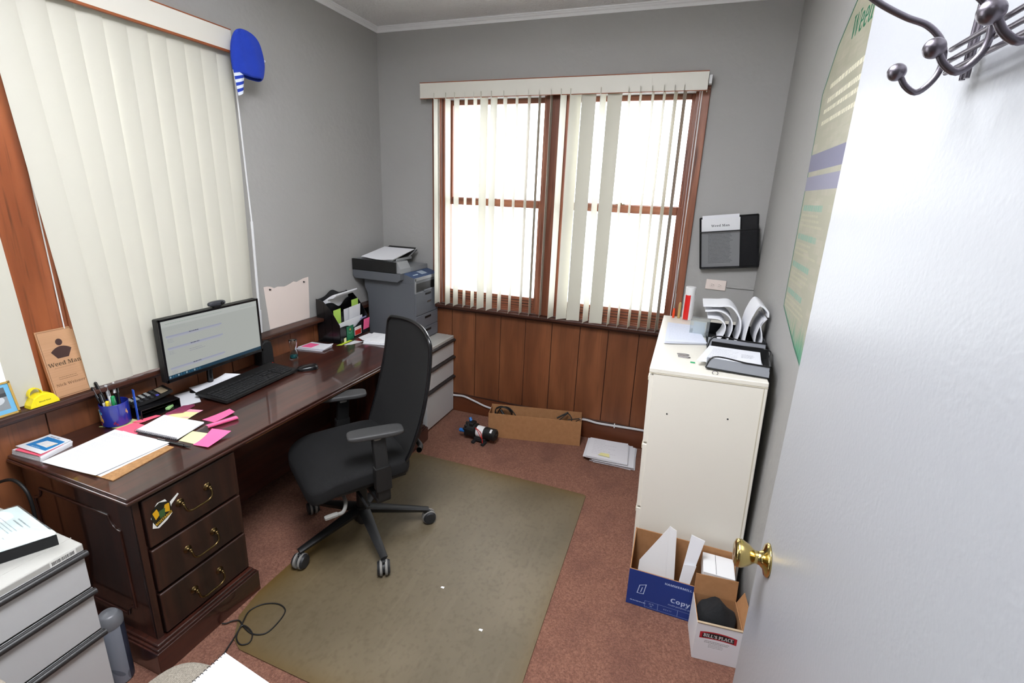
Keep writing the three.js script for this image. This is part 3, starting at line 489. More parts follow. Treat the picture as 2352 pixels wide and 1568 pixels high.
{ // pen cup and its pens
  const x = 0.102, z = 2.078, y = D0 + 0.0009, t = thing('pen_cup', 'glossy blue cup with painted patches holding pens', 'cup', [x, y, z]), r = 0.05, h = 0.1;
  part(t, 'cup', lathe([[0, 0.001], [r - 0.005, 0], [r, 0.006], [r, h - 0.003], [r - 0.0015, h], [r - 0.003, h - 0.002], [r - 0.0035, 0.008], [0, 0.006]], 48), m.navy);
  const blob = (pts, a0, y0, mat) => part(t, 'patch', slab((u, v) => { const a = a0 + (u - 0.5) * pts[0] / r, yy = y0 + (v - 0.5) * pts[1] + 0.006 * Math.sin(u * 5); const e = Math.sqrt(Math.max(0, 1 - (2 * v - 1) ** 2)), b = a0 + (a - a0) * (0.35 + 0.65 * e); return [(r + 0.0008) * Math.sin(b), yy, (r + 0.0008) * Math.cos(b)]; }, 6, 6, 0.0006), mat);
  blob([0.022, 0.045], -0.35, 0.052, M(0xd9cba4, 0.4)); blob([0.02, 0.012], -0.12, 0.07, M(0x3a9ad0, 0.4)); blob([0.014, 0.022], -0.02, 0.038, M(0xe0a850, 0.4)); blob([0.018, 0.007], -0.3, 0.02, m.red); blob([0.018, 0.008], 1.0, 0.018, M(0x7a1a50, 0.4)); blob([0.01, 0.014], 1.9, 0.06, M(0xc9a070, 0.4));
  const pen = (label, dx, dz, lx, lz, len, mat, mat2, rad = 0.0048) => { const g = thing('pen', label, 'pen'), a = [x + dx, y + 0.012, z + dz], b = [x + dx + lx * len, y + 0.012 + len, z + dz + lz * len], c = a.map((q, i) => q + (b[i] - q) * 0.72); part(g, 'barrel', rod(a, c, rad), mat); part(g, 'cap', [rod(c, b, rad * 1.12, rad * 0.95), ball(...b, rad * 0.95)], mat2); part(g, 'clip', rod(c.map((q, i) => q + (i === 0 ? rad * 1.25 : 0)), b.map((q, i) => q + (i === 0 ? rad * 1.25 : 0)), 0.0011), m.steel); };
  pen('black pen leaning furthest out on the near side of the blue cup', -0.012, 0.016, -0.06, 0.22, 0.165, m.blackGloss, m.blackGloss);
  pen('black marker standing tallest in the blue cup', -0.005, 0.006, -0.12, 0.16, 0.18, m.black, m.blackGloss, 0.0058);
  pen('black pen with white barrel leaning on the cup rim', 0.0, 0.022, -0.02, 0.13, 0.135, m.white, m.blackGloss);
  pen('silver grey marker in the middle of the blue cup', -0.008, -0.004, -0.1, 0.05, 0.155, m.white, M(0xa9abad, 0.4), 0.0062);
  pen('black capped pen with white ring at the back of the cup', -0.02, -0.02, -0.08, -0.06, 0.155, m.blackGloss, m.white);
  pen('black pen leaning away from the room at the back of the cup', -0.012, -0.028, -0.2, -0.12, 0.15, m.black, m.black);
  pen('green highlighter at the front of the blue cup', 0.024, 0.008, -0.02, 0.02, 0.115, m.green, M(0x178a50, 0.3), 0.008);
  pen('yellow highlighter beside the green one in the blue cup', 0.018, 0.028, 0, 0.03, 0.1, M(0xe8c81c, 0.4), M(0xe8c81c, 0.4), 0.0075);
  const rl = solo('blue_strip', 'translucent blue strip standing at the side of the pen cup', 'blue_strip', bx(x + 0.046, x + 0.058, D0 + 0.0003, D0 + 0.145, z - 0.0525, z - 0.0495, 0.001), M(0x3f78f0, 0.1, { transmission: 0.4, thickness: 0.002 }));  // shown only as a narrow translucent blue strip
}
{ // calculator on a low black tray
  const t = thing('desk_tray', 'low black open-front desk tray under the calculator', 'tray', [0.105, D0, 1.935], -0.1), a = 0.075, b = 0.08, h = 0.046;
  part(t, 'shell', [bx(-a, a, 0, 0.004, -b, b), bx(-a, a, h - 0.004, h, -b, b), bx(-a, -a + 0.004, 0, h, -b, b), bx(-a, a, 0, h, -b, -b + 0.004), bx(-a, a, 0, h, b - 0.004, b), bx(-a, a - 0.02, 0.02, 0.023, -b, b)], m.blackGloss);
  solo('eraser', 'pale green eraser in the open black tray', 'eraser', rotY(bx(-0.008, 0.008, 0, 0.012, -0.02, 0.02, 0.003), 0.5).translate(0.165, D0 + 0.0045, 1.9), M(0xa8d890, 0.6));
  const c = thing('calculator', 'black desk calculator with grey keys and tan display on the low tray', 'calculator', [0.09, D0 + h + 0.0008, 1.935], -0.2);
  part(c, 'body', slab((u, v) => [-0.046 + 0.092 * u, 0.014 + 0.022 * v * v, 0.078 - 0.156 * v], 4, 8, 0.0135), m.black);
  part(c, 'display', slab((u, v) => [-0.034 + 0.068 * u, 0.0285 + 0.0055 * v, -0.036 - 0.03 * v], 1, 2, 0.002), M(0x9a8c74, 0.3));
  for (let j = 0; j < 5; j++) for (let i = 0; i < 5; i++) { const z = 0.062 - 0.021 * j, vv = (0.078 - z) / 0.156, y = 0.0142 + 0.022 * vv * vv; part(c, 'key', bx(-0.041 + 0.0172 * i, -0.0285 + 0.0172 * i, y - 0.001, y + 0.004, z - 0.0065, z + 0.0065, 0.002), i === 4 && j === 4 ? M(0x3c3c9c, 0.4) : i < 3 && j < 4 ? M(0x9a9c98, 0.5) : m.darkGray); }
}
// loose sheets beside the keyboard
solo('loose_sheet', 'white sheet propped against the monitor stand behind the keyboard', 'paper', sheet([[0.045, 1.72], [0.15, 1.752], [0.15, 1.47], [0.099, 1.56]], D0 + 0.0142, 0.0008, (u, v) => 0.03 * v * v * v * (1 - u) + 0.002 * Math.sin(v * 3), 12), m.paper);
solo('loose_sheet', 'white folded sheet between the calculator tray and the keyboard', 'paper', sheet([[0.035, 1.79], [0.185, 1.862], [0.215, 1.788], [0.06, 1.7]], D0, 0.001, (u, v) => 0.003 * Math.sin(u * 3) * v), m.paper2);
{ // keyboard
  const t = thing('keyboard', 'black full-size computer keyboard in front of the monitor', 'keyboard', [0.25, D0 + 0.0075, 1.54], 0.06), hx = 0.095, hz = 0.232;
  part(t, 'case', slab((u, v) => [hx - 2 * hx * v, 0.014 + 0.012 * v, hz * (1 - 2 * u)], 6, 4, 0.013), m.black);
  part(t, 'feet', [bx(-hx + 0.01, -hx + 0.02, -0.0072, 0.014, -hz + 0.03, -hz + 0.06), bx(-hx + 0.01, -hx + 0.02, -0.0072, 0.014, hz - 0.06, hz - 0.03), bx(hx - 0.02, hx - 0.01, -0.0072, 0.004, -hz + 0.03, -hz + 0.06), bx(hx - 0.02, hx - 0.01, -0.0072, 0.004, hz - 0.06, hz - 0.03)], m.black);
  const keys = []; const row = (x, list) => list.forEach(([z0, z1]) => { const v = (hx - x) / (2 * hx), y = 0.0145 + 0.012 * v; keys.push(bx(x - 0.0078, x + 0.0078, y - 0.001, y + 0.005, -z1, -z0, 0.0022)); });
  for (let r = 0; r < 6; r++) { const x = 0.072 - 0.0198 * r - (r === 5 ? 0.006 : 0), L = []; let z = -0.222; const n = r === 0 ? 8 : 14; for (let i = 0; i < n; i++) { let w = 0.0172; if (r === 0) w = i === 3 ? 0.112 : 0.0235; else if ((i === 0 || i === n - 1) && r < 5) w = 0.0235 - 0.002 * (r % 2); L.push([z, z + w]); z += w + 0.0022; } for (let i = 0; i < 3; i++) if (r !== 2) L.push([0.065 + 0.0192 * i, 0.082 + 0.0192 * i]); if (r < 5) for (let i = 0; i < 4; i++) L.push([0.13 + 0.0192 * i, 0.147 + 0.0192 * i]); row(x, L); }
  const k = part(t, 'keys', keys, M(0x1b1b1d, 0.5)); k.userData.kind = 'stuff';
  part(t, 'logo_mark', bx(-0.088, -0.082, 0.0265, 0.0275, -0.16, -0.13, 0.0003), m.steel);
}
{ // mouse
  const t = thing('computer_mouse', 'black glossy computer mouse on the desk beside the keyboard', 'mouse', [0.345, D0, 1.245], -0.7), g = pillow(0.033, 0.021, 0.058, 0.8, 0.75, 32, 18), p = g.attributes.position;
  for (let i = 0; i < p.count; i++) { const y = p.getY(i), z = p.getZ(i); p.setY(i, Math.max(-0.006, y * (1 - 0.25 * (z / 0.058))) + 0.0063); } g.computeVertexNormals();
  part(t, 'body', g, m.blackGloss); part(t, 'wheel', rod([-0.004, 0.021, -0.03], [0.004, 0.021, -0.03], 0.007), m.darkGray);
}
{ // monitor and camera
  const t = thing('monitor', 'black widescreen computer monitor showing a pale form window', 'monitor', [0.152, D0, 1.629]);
  const y0 = 0.12, y1 = 0.419, hz = 0.261;
  const scr = ctex(1024, 576, (g, w, h) => {
    fill(g, '#c9cdc8', 0, 0, w, h); fill(g, '#d4d8d4', 0, 0, w, 60); lines(g, 40, 30, 700, 1, 10, '#a8c0b0', 4); lines(g, 820, 24, 160, 2, 14, '#9ab0a8', 3); lines(g, 20, 60, 300, 3, 14, '#b4bcc0', 2);
    for (const y of [150, 268, 470]) { fill(g, '#b4b8d0', 30, y, 560, 14); fill(g, '#c2c4d8', 40, y + 18, 530, 8); lines(g, 250, y + 2, 120, 1, 8, '#5a5a72', 8); lines(g, 40, y + 36, 60, 3, 14, '#a4a8b8', 3); }
    lines(g, 230, 330, 180, 2, 18, '#9a9cb0', 4); fill(g, '#1d4258', 0, h - 34, w, 34); for (let i = 0; i < 12; i++) fill(g, i % 3 ? '#2f6a8a' : '#9ab8c8', 8 + i * 26, h - 27, 16, 18);
  });
  part(t, 'housing', [bx(-0.03, 0.006, y0, y1, -hz, hz, 0.006), bx(-0.048, -0.028, y0 + 0.05, y1 - 0.05, -0.17, 0.17, 0.008)], m.black);
  part(t, 'bezel', [bx(0.004, 0.011, y0, y0 + 0.016, -hz, hz), bx(0.004, 0.011, y1 - 0.011, y1, -hz, hz), bx(0.004, 0.011, y0, y1, -hz, -hz + 0.011), bx(0.004, 0.011, y0, y1, hz - 0.011, hz)], m.blackGloss);
  part(t, 'screen', slab((u, v) => [0.0075, y0 + 0.016 + (y1 - y0 - 0.027) * v, hz - 0.011 - (2 * hz - 0.022) * u], 1, 1, 0.001), new THREE.MeshStandardMaterial({ color: 0x0a0a0a, roughness: 0.35, emissive: 0xffffff, emissiveMap: scr, emissiveIntensity: 0.62 }));
  part(t, 'stand', [tube([[-0.04, 0.22, 0], [-0.07, 0.1, 0], [-0.075, 0.008, 0]], 0.014, 24, 12), lathe([[0, 0], [0.1, 0], [0.1, 0.006], [0.09, 0.01], [0, 0.013]], 40).scale(0.5, 1, 1.15).translate(-0.065, 0, 0)], m.blackGloss);
  const c = thing('webcam', 'small dark grey webcam on the top edge of the monitor', 'webcam', [0.152, D0 + y1 + 0.0005, 1.598]);
  part(c, 'body', pillow(0.016, 0.0135, 0.045, 0.7, 0.7).translate(0, 0.0175, 0), M(0x34363c, 0.35)); part(c, 'lens', [rod([0.014, 0.0175, -0.018], [0.0175, 0.0175, -0.018], 0.008), ball(0.0165, 0.0175, -0.018, 0.005)], m.blackGloss); part(c, 'clip', [bx(-0.012, 0.01, 0, 0.006, -0.02, 0.02)], m.black);
}
{ // speaker
  const t = thing('computer_speaker', 'small black desktop speaker with a red light beside the monitor', 'speaker', [0.075, D0, 1.29], -0.2);
  const prof = [[-0.036, 0], [0.036, 0], [0.034, 0.1], [0.027, 0.138], [0.012, 0.15], [-0.012, 0.15], [-0.027, 0.138], [-0.034, 0.1]];
  part(t, 'cabinet', ext(prof, 0.08, 0.006).rotateY(Math.PI / 2).translate(-0.04, 0, 0), m.black);
  part(t, 'grille', ext(prof.map(([a, b]) => [a * 0.82, 0.022 + b * 0.8]), 0.004, 0.001).rotateY(Math.PI / 2).translate(0.039, 0, 0), m.mesh);
  part(t, 'power_light', ball(0.0425, 0.012, -0.022, 0.003), new THREE.MeshStandardMaterial({ color: 0x400000, emissive: 0xff2a10, emissiveIntensity: 2 }));
}
{ // liquid timer
  const t = thing('liquid_timer', 'clear waisted liquid timer with teal liquid at the bottom', 'timer', [0.152, D0, 1.148]);
  part(t, 'case', lathe([[0, 0], [0.024, 0], [0.0245, 0.004], [0.0235, 0.03], [0.016, 0.06], [0.0225, 0.098], [0.024, 0.122], [0.022, 0.124], [0.0205, 0.1], [0.014, 0.06], [0.0215, 0.03], [0.0215, 0.004], [0, 0.004]], 36), m.clear);
  part(t, 'liquid', lathe([[0, 0.0045], [0.0208, 0.0045], [0.021, 0.028], [0, 0.028]], 30), m.teal); part(t, 'cap', lathe([[0.0195, 0.1], [0.0205, 0.122], [0, 0.123], [0, 0.119], [0.017, 0.118]], 30), m.clear);
}
{ // papers by the timer
  const c = [[0.025, 1.0], [0.2, 0.968], [0.194, 0.872], [0.025, 0.88]], g = thing('envelope_stack', 'low stack of white envelopes between the liquid timer and the black organizer', 'envelopes');
  [0, 1, 2].forEach((k) => part(g, 'envelope', sheet(c.map(([x, z], i) => [x + 0.004 * k * (i % 2 ? 1 : 0.5), z - 0.004 * k]), D0 + 0.0045 * k, 0.004, (u, v) => k === 2 ? 0.012 * Math.pow(u * v, 6) : 0), k === 1 ? M(0xb9b4c6, 0.8) : m.paper));
  solo('sticky_note', 'pink note stuck on the envelopes beside the liquid timer', 'sticky note', sheet([[0.045, 0.982], [0.115, 0.968], [0.115, 0.895], [0.045, 0.9]], D0 + 0.0139, 0.0006), m.pink);
}
{ // black stepped organizer and what it holds
  const t = thing('desk_organizer', 'black stepped desk organizer filled with papers at the far end of the desk', 'organizer', [0.018, D0, 0.645], 0.1), hz = 0.17;
  const sidep = [[0, 0], [0.17, 0], [0.17, 0.125], [0.108, 0.225], [0.055, 0.28], [0, 0.295]];
  for (const z of [-hz, hz - 0.004]) part(t, 'side_panel', ext(sidep, 0.004, 0.0008).translate(0, 0, z), m.blackGloss);
  part(t, 'bottom', bx(0, 0.17, 0, 0.004, -hz, hz, 0.001), m.blackGloss);
  const wall = (x, h, dip, name) => { const pts = [[-hz, 0.002], [hz, 0.002]]; for (let i = 0; i <= 24; i++) { const z = hz - 2 * hz * i / 24; pts.push([z, h + dip * Math.exp(-(z * z) / 0.0036)]); } part(t, name, ext(pts, 0.004, 0.0006).rotateY(-Math.PI / 2).translate(x + 0.004, 0, 0), m.blackGloss); };
  wall(0, 0.29, 0.035, 'back_panel'); wall(0.055, 0.262, -0.045, 'divider'); wall(0.11, 0.2, -0.02, 'divider'); wall(0.166, 0.112, -0.035, 'front_panel');
  const inT = (g) => g.rotateY(0.1).translate(0.018, D0, 0.645);
  const up = (x, z0, z1, y0, y1, th = 0.0012, lean = 0.0) => inT(slab((u, v) => [x + lean * v, y0 + (y1 - y0) * v, z1 - (z1 - z0) * u], 4, 4, th));
  const grp = 'papers held in the black desk organizer';
  solo('paper_bundle', 'thick white bundle of papers leaning out of the organizer top', 'papers', [0, 1, 2, 3].map((k) => inT(slab((u, v) => [0.013 + 0.01 * k + 0.075 * Math.max(0, (v - 0.8) / 0.2), 0.05 + 0.262 * v + 0.008 * k * v - 0.02 * Math.max(0, (v - 0.8) / 0.2) ** 2, 0.115 - 0.235 * u - 0.012 * v], 8, 20, 0.009))), m.paper, grp);
  solo('envelope', 'tall white envelope standing in the middle slot of the organizer', 'envelope', up(0.123, -0.135, 0.0, 0.03, 0.214, 0.001, 0.012), m.paper, grp);
  solo('envelope', 'second envelope standing just behind the tall one in the organizer', 'envelope', up(0.117, -0.11, 0.04, 0.03, 0.205, 0.001), m.paper2, grp);
  solo('envelope', 'long white envelope in the lower front slot of the organizer', 'envelope', up(0.152, -0.12, 0.155, 0.03, 0.136, 0.003, 0.004), m.paper, grp);
  solo('sticky_note', 'lime note on the nearer end of the organizer divider', 'sticky note', up(0.1165, 0.075, 0.155, 0.118, 0.222, 0.0008, 0.001), m.lime);
  solo('sticky_note', 'lime note on the farther end of the organizer divider', 'sticky note', up(0.1165, -0.135, -0.055, 0.16, 0.252, 0.0008, 0.001), m.lime);
  const gc = ctex(128, 192, (g) => { fill(g, '#17704a', 0, 0, 128, 192); g.fillStyle = '#d8a050'; g.beginPath(); g.arc(64, 48, 14, 0, 7); g.fill(); g.strokeStyle = '#7ab894'; g.lineWidth = 6; g.beginPath(); g.arc(64, 70, 30, 0.3, 2.8); g.stroke(); lines(g, 24, 130, 84, 3, 16, '#5aa480', 4); });
  solo('card', 'dark green printed card leaning on the organizer front', 'card', up(0.173, 0.02, 0.1, 0.002, 0.1, 0.0012), PF(gc, 0.4));
  const rc = ctex(128, 96, (g) => { fill(g, '#f0ecea', 0, 0, 128, 96); fill(g, '#c8281e', 6, 34, 116, 58); lines(g, 16, 8, 96, 2, 10, '#b0a8a8', 4); });
  solo('card', 'small red and white card on the organizer front', 'card', up(0.173, -0.075, 0.008, 0.012, 0.072, 0.0012), PF(rc, 0.4));
  solo('sticky_note', 'pink note on the far end of the organizer front', 'sticky note', up(0.175, -0.172, -0.098, 0.03, 0.108, 0.0012, 0.008), m.pink);
  solo('card', 'lilac edged card standing behind the pink note in the organizer', 'card', up(0.158, -0.166, -0.09, 0.04, 0.118, 0.0012, 0.002), M(0xa9a4d0, 0.6));
  solo('card', 'small cream card leaning at the near corner of the organizer front', 'card', up(0.173, 0.11, 0.135, 0.001, 0.03, 0.001), M(0xe6e2b8, 0.7));
  note('sticky_note', 'yellow green note lying on the desk before the organizer', [[0.198, 0.835], [0.222, 0.812], [0.222, 0.7], [0.2, 0.705]], M(0xc4dc3c, 0.7), (u, v) => 0.002 * v, 0);
  solo('card', 'white card lying on the desk before the organizer', 'card', sheet([[0.232, 0.8], [0.268, 0.772], [0.296, 0.682], [0.23, 0.692]], D0, 0.0008), m.paper2);
}
{ // papers at the far end of the desk
  const g = thing('paper_stack', 'stack of printed papers on the desk beside the printer', 'papers');
  [0, 1, 2].forEach((k) => part(g, 'sheets', sheet([[0.325 - 0.012 * k, 0.725 - 0.02 * k], [0.49, 0.69], [0.478, 0.5], [0.255, 0.51]], D0 + 0.0047 * k, 0.0045, (u, v) => 0.002 * u), k === 2 ? formB : m.paper));
  solo('loose_sheet', 'printed sheet between the desk organizer and the paper stack', 'paper', sheet([[0.238, 0.66], [0.31, 0.7], [0.33, 0.55], [0.24, 0.54]], D0 + 0.0145, 0.0006), formC);
}
// ---------------------------------------------------------------- printer
{
  const t = thing('laser_printer', 'large dark grey office printer with a blue control panel in the corner', 'printer', [-0.013, 0.6505, 0]);
  const z0 = 0.025, z1 = 0.355, y1 = 0.45;
  part(t, 'body', ext([[0.112, 0.002], [0.516, 0.002], [0.516, y1], [0.085, y1], [0.085, 0.39], [0.106, 0.345], [0.112, 0.3]], z1 - z0, 0.006).translate(0, 0, z0), m.printer);
  part(t, 'upper_cover', ext([[0.36, y1 - 0.004], [0.519, y1 - 0.004], [0.519, 0.488], [0.405, 0.522], [0.36, 0.522]], z1 - z0, 0.004).translate(0, 0, z0), m.printer);
  const f = part(t, 'front_cover', [bx(0.514, 0.521, 0.205, 0.378, z0 + 0.008, z1 - 0.008, 0.003), bx(0.517, 0.524, 0.372, 0.388, 0.115, 0.235, 0.003)], m.printerFront);
  part(f, 'grip', bx(0.5195, 0.5225, 0.346, 0.362, 0.135, 0.215, 0.001), m.black); part(f, 'badge', bx(0.5205, 0.5218, 0.285, 0.297, 0.135, 0.19, 0.0005), m.steel, 'small silver badge');
  part(t, 'front_frame', [bx(0.516, 0.523, 0.375, 0.487, z0, z0 + 0.014, 0.002), bx(0.516, 0.523, 0.375, 0.487, z1 - 0.014, z1, 0.002), bx(0.516, 0.523, 0.466, 0.49, z0, z1, 0.002)], m.printerLight, 'pale grey frame round the output slot');
  part(t, 'output_slot', bx(0.5145, 0.5175, 0.386, 0.467, z0 + 0.012, z1 - 0.012, 0.001), m.black);
  for (const [a, b] of [[0.1, 0.2], [0.008, 0.096]]) { const d = part(t, 'paper_drawer', bx(0.514, 0.521, a, b, z0 + 0.006, z1 - 0.006, 0.003), m.printerFront); part(d, 'grip', bx(0.5195, 0.5225, b - 0.035, b - 0.018, 0.135, 0.225, 0.001), m.black); }
  const p = part(t, 'control_panel', slab((u, v) => [0.522 - 0.118 * v, 0.4905 + 0.034 * v, z1 - 0.001 - (z1 - z0 - 0.002) * u], 2, 2, 0.012), m.printerBlue, 'slanted dark blue panel');
  part(p, 'display', slab((u, v) => [0.492 - 0.05 * v, 0.4995 + 0.0145 * v, 0.21 - 0.075 * u], 1, 1, 0.002), m.lcd); part(p, 'buttons', [0, 1, 2].map((k) => bx(0.478, 0.49, 0.5, 0.506, 0.26 + 0.022 * k, 0.274 + 0.022 * k, 0.002)), m.lcd);
  part(t, 'scanner_base', ext([[0.022, 0.478], [0.04, 0.456], [0.405, 0.456], [0.43, 0.475], [0.43, 0.518], [0.022, 0.518]], 0.38, 0.004).translate(0, 0, 0.024), m.printer);
  part(t, 'scanner_lid', bx(0.022, 0.398, 0.5195, 0.6, 0.395, 0.405, 0.003), m.black, 'black band on the near side');
  part(t, 'feeder', [ext([[0.022, 0.519], [0.43, 0.519], [0.43, 0.552], [0.404, 0.6], [0.022, 0.6]], 0.13, 0.004).translate(0, 0, 0.265), ext([[0.022, 0.519], [0.43, 0.519], [0.43, 0.552], [0.1, 0.558], [0.022, 0.6]], 0.238, 0.004).translate(0, 0, 0.026)], m.printerLight);
  part(t, 'feed_tray', [slab((u, v) => [0.06 + 0.3 * u, 0.604 + 0.05 * v, 0.3 - 0.24 * v], 2, 2, 0.005), slab((u, v) => [0.1 + 0.24 * u, 0.6385 + 0.03 * v, 0.12 - 0.075 * v], 2, 2, 0.004)], m.black);
  part(t, 'paper_guide', [bx(0.368, 0.374, 0.6, 0.618, 0.16, 0.36, 0.002), rod([0.372, 0.615, 0.2], [0.36, 0.665, 0.06], 0.004)], m.printerLight);
  const q = thing('paper_stack', 'white sheets lying in the feeder on top of the printer', 'papers', [0, 0.6505, 0]);
  [0, 1, 2].forEach((k) => part(q, 'sheets', slab((u, v) => [0.075 + 0.012 * k + 0.265 * u, 0.6105 + 0.05 * v + 0.0035 * k + 0.006 * Math.sin(u * 5 + k) * (1 - v), 0.385 - 0.28 * v + 0.012 * k], 8, 6, 0.003), m.paper));
}
// ---------------------------------------------------------------- left wall and its sill
{ // torn sheet pinned to the wall
  const top = []; for (let i = 0; i <= 14; i++) { const u = i / 14; top.push([-1.182 + 0.352 * u, 1.164 + 0.003 * Math.sin(u * 23) + 0.0025 * Math.sin(u * 51) + [0, -0.002, -0.008, -0.014, -0.018, -0.02, -0.022, -0.016, -0.01, -0.006, -0.004, -0.001, 0.004, 0.008, 0.012][i] * 0.9]); }
  const t = thing('pinned_paper', 'pale pink sheet with a torn wavy top pinned to the grey wall', 'paper', [0.0012, 0, 0]);
  part(t, 'sheet', ext([[-1.165, 0.902], [-0.845, 0.902], ...top.reverse()], 0.0012, 0).rotateY(Math.PI / 2), m.beige);
  for (const [z, y] of [[1.141, 1.143], [0.874, 1.148]]) part(t, 'pin', lathe([[0, 0], [0.0055, 0], [0.005, 0.003], [0.003, 0.006], [0.004, 0.009], [0, 0.01]], 14).rotateZ(-Math.PI / 2).translate(0.001, y, z), m.black);
}
{ // plaque
  const tex = ctex(384, 768, (g, w, h) => {
    const gr = g.createLinearGradient(0, 0, w, 0); fill(g, '#b48a66', 0, 0, w, h); for (let i = 0; i < 160; i++) fill(g, rnd() > 0.5 ? 'rgba(120,80,50,0.10)' : 'rgba(214,176,140,0.10)', 0, rnd() * h, w, 1 + 3 * rnd());
    g.strokeStyle = '#6e4c34'; g.lineWidth = 5; g.strokeRect(14, 14, w - 28, h - 28);
    g.fillStyle = '#3c2420'; g.beginPath(); g.ellipse(196, 150, 34, 38, 0, 0, 7); g.fill(); g.beginPath(); g.moveTo(92, 250); g.quadraticCurveTo(196, 150, 300, 240); g.lineTo(250, 330); g.lineTo(140, 330); g.fill();
    g.fillStyle = '#40301c'; g.font = 'bold 62px serif'; g.textAlign = 'center'; g.fillText('Weed Man', w / 2, 410); g.textAlign = 'left'; lines(g, 80, 430, 230, 1, 8, '#8c6848', 5, 0.1); lines(g, 90, 540, 220, 2, 22, '#6a4a30', 5, 0.25);
    g.textAlign = 'center'; g.font = 'bold 44px serif'; g.fillText('Nick Weisner', w / 2, 640);
  });
  const t = thing('wooden_plaque', 'tan wooden plaque with dark engraved figure and lettering leaning on the sill', 'plaque'), pt = (u, v, o = 0) => [0.063 - 0.046 * v + o, 0.901 + 0.268 * v, 2.243 - 0.126 * u];
  part(t, 'board', slab((u, v) => pt(u, v), 2, 2, 0.013), wood(T.clipboard, 0.55, { color: 0xc9a080 })); part(t, 'face', slab((u, v) => pt(0.01 + 0.98 * u, 0.005 + 0.99 * v, 0.0006), 2, 2, 0.0005), PF(tex, 0.5));
}
{ // bell
  const tex = ctex(256, 128, (g) => { fill(g, '#f0dc1c', 0, 0, 256, 128); g.fillStyle = '#3a3a12'; g.font = 'bold 34px sans-serif'; g.textAlign = 'center'; g.fillText('Weed Man', 128, 78); });
  const t = thing('cowbell', 'bright yellow metal cowbell on the sill beside the wooden plaque', 'bell', [0.038, 0.9008, 2.283]);
  const prof = [[-0.045, 0], [0.045, 0], [0.043, 0.012], [0.03, 0.036], [0.012, 0.047], [-0.012, 0.047], [-0.03, 0.036], [-0.043, 0.012]];
  const body = ext(prof, 0.044, 0.003).rotateY(Math.PI / 2);
  part(t, 'body', body, m.cowbell); part(t, 'lettering', slab((u, v) => [0.0446, 0.007 + 0.026 * v, 0.027 - 0.054 * u], 1, 1, 0.0005), PF(tex, 0.35));
  part(t, 'handle', slab((u, v) => { const a = Math.PI * u; return [0.014 + 0.016 * v, 0.045 + 0.024 * Math.sin(a), 0.016 - 0.018 * Math.cos(a) * -1 - 0.0]; }, 16, 1, 0.003), m.cowbell);
}
{ // framed photograph
  const tex = ctex(384, 320, (g, w, h) => { fill(g, '#6fb2d8', 0, 0, w, h); fill(g, '#8a8f92', 46, 40, w - 92, h - 84); fill(g, '#5c6064', 46, 40, w - 92, 60); g.fillStyle = '#c4c8cc'; g.beginPath(); g.ellipse(130, 190, 60, 70, 0, 0, 7); g.fill(); g.beginPath(); g.ellipse(250, 170, 60, 44, 0, 0, 7); g.fill(); fill(g, '#3c4044', 200, 100, 138, 40); });
  const t = thing('picture_frame', 'small framed photograph with blue mat at the left end of the sill', 'picture frame'), pt = (u, v, o = 0) => [0.068 - 0.03 * v + o, 0.901 + 0.118 * v, 2.482 - 0.132 * u];
  part(t, 'frame', [slab((u, v) => pt(u, 0.06 * v, 0.002), 1, 1, 0.012), slab((u, v) => pt(u, 0.94 + 0.06 * v, 0.002), 1, 1, 0.012), slab((u, v) => pt(0.05 * u, v, 0.002), 1, 1, 0.012), slab((u, v) => pt(0.95 + 0.05 * u, v, 0.002), 1, 1, 0.012)], M(0xb8954a, 0.4)); part(t, 'photograph', slab((u, v) => pt(0.04 + 0.92 * u, 0.05 + 0.9 * v, -0.002), 1, 1, 0.006), PF(tex, 0.3));
}
{ // knit hat on the corner of the blind
  const t = thing('knit_hat', 'blue knit hat with striped ear flap hung on the blind corner', 'hat', [0.15, 0, 0]);
  const rows = [[2.26, 1.352, 1.196, 0.022], [2.266, 1.358, 1.19, 0.03], [2.288, 1.36, 1.183, 0.034], [2.33, 1.36, 1.176, 0.036], [2.388, 1.352, 1.184, 0.035], [2.43, 1.336, 1.2, 0.03], [2.452, 1.318, 1.226, 0.022], [2.463, 1.296, 1.262, 0.01], [2.465, 1.283, 1.276, 0.002]];
  const crv = new THREE.CatmullRomCurve3(rows.map((r) => V3(r[0], r[1], r[2]))), thk = new THREE.CatmullRomCurve3(rows.map((r) => V3(r[3], 0, 0)));
  const crown = slab((u, v) => { const q = crv.getPoint(v), k = thk.getPoint(v).x, a = 2 * Math.PI * u, f = 1 + 0.1 * Math.sin(6 * a + 9 * v); return [k * Math.sin(a) * f, q.x + 0.006 * Math.cos(a * 2) * (1 - v) - 0.014 * Math.exp(-((a - 3.6) ** 2) / 0.6) * (1 - v), (q.y + q.z) / 2 + (q.y - q.z) / 2 * Math.cos(a)]; }, 48, 28, 0.004);
  part(t, 'crown', tri(crown, 'y', 1), m.blueHat);
  const st = ctex(64, 128, (c) => { for (let i = 0; i < 8; i++) fill(c, i % 2 ? '#dfe6f4' : '#1c3aa4', 0, i * 16, 64, 16); });
  part(t, 'ear_flap', slab((u, v) => [0.004 + 0.012 * Math.sin(u * 3.1), 2.29 - 0.112 * (1 - v) + 0.02 * u - 0.02, 1.362 - (0.03 + 0.035 * v) * u - 0.014 * (1 - v)], 10, 8, 0.012), PF(st, 0.95), 'blue and white striped flap');
  part(t, 'button', ball(0.01, 2.35, 1.178, 0.0055), m.whiteKnit);
}
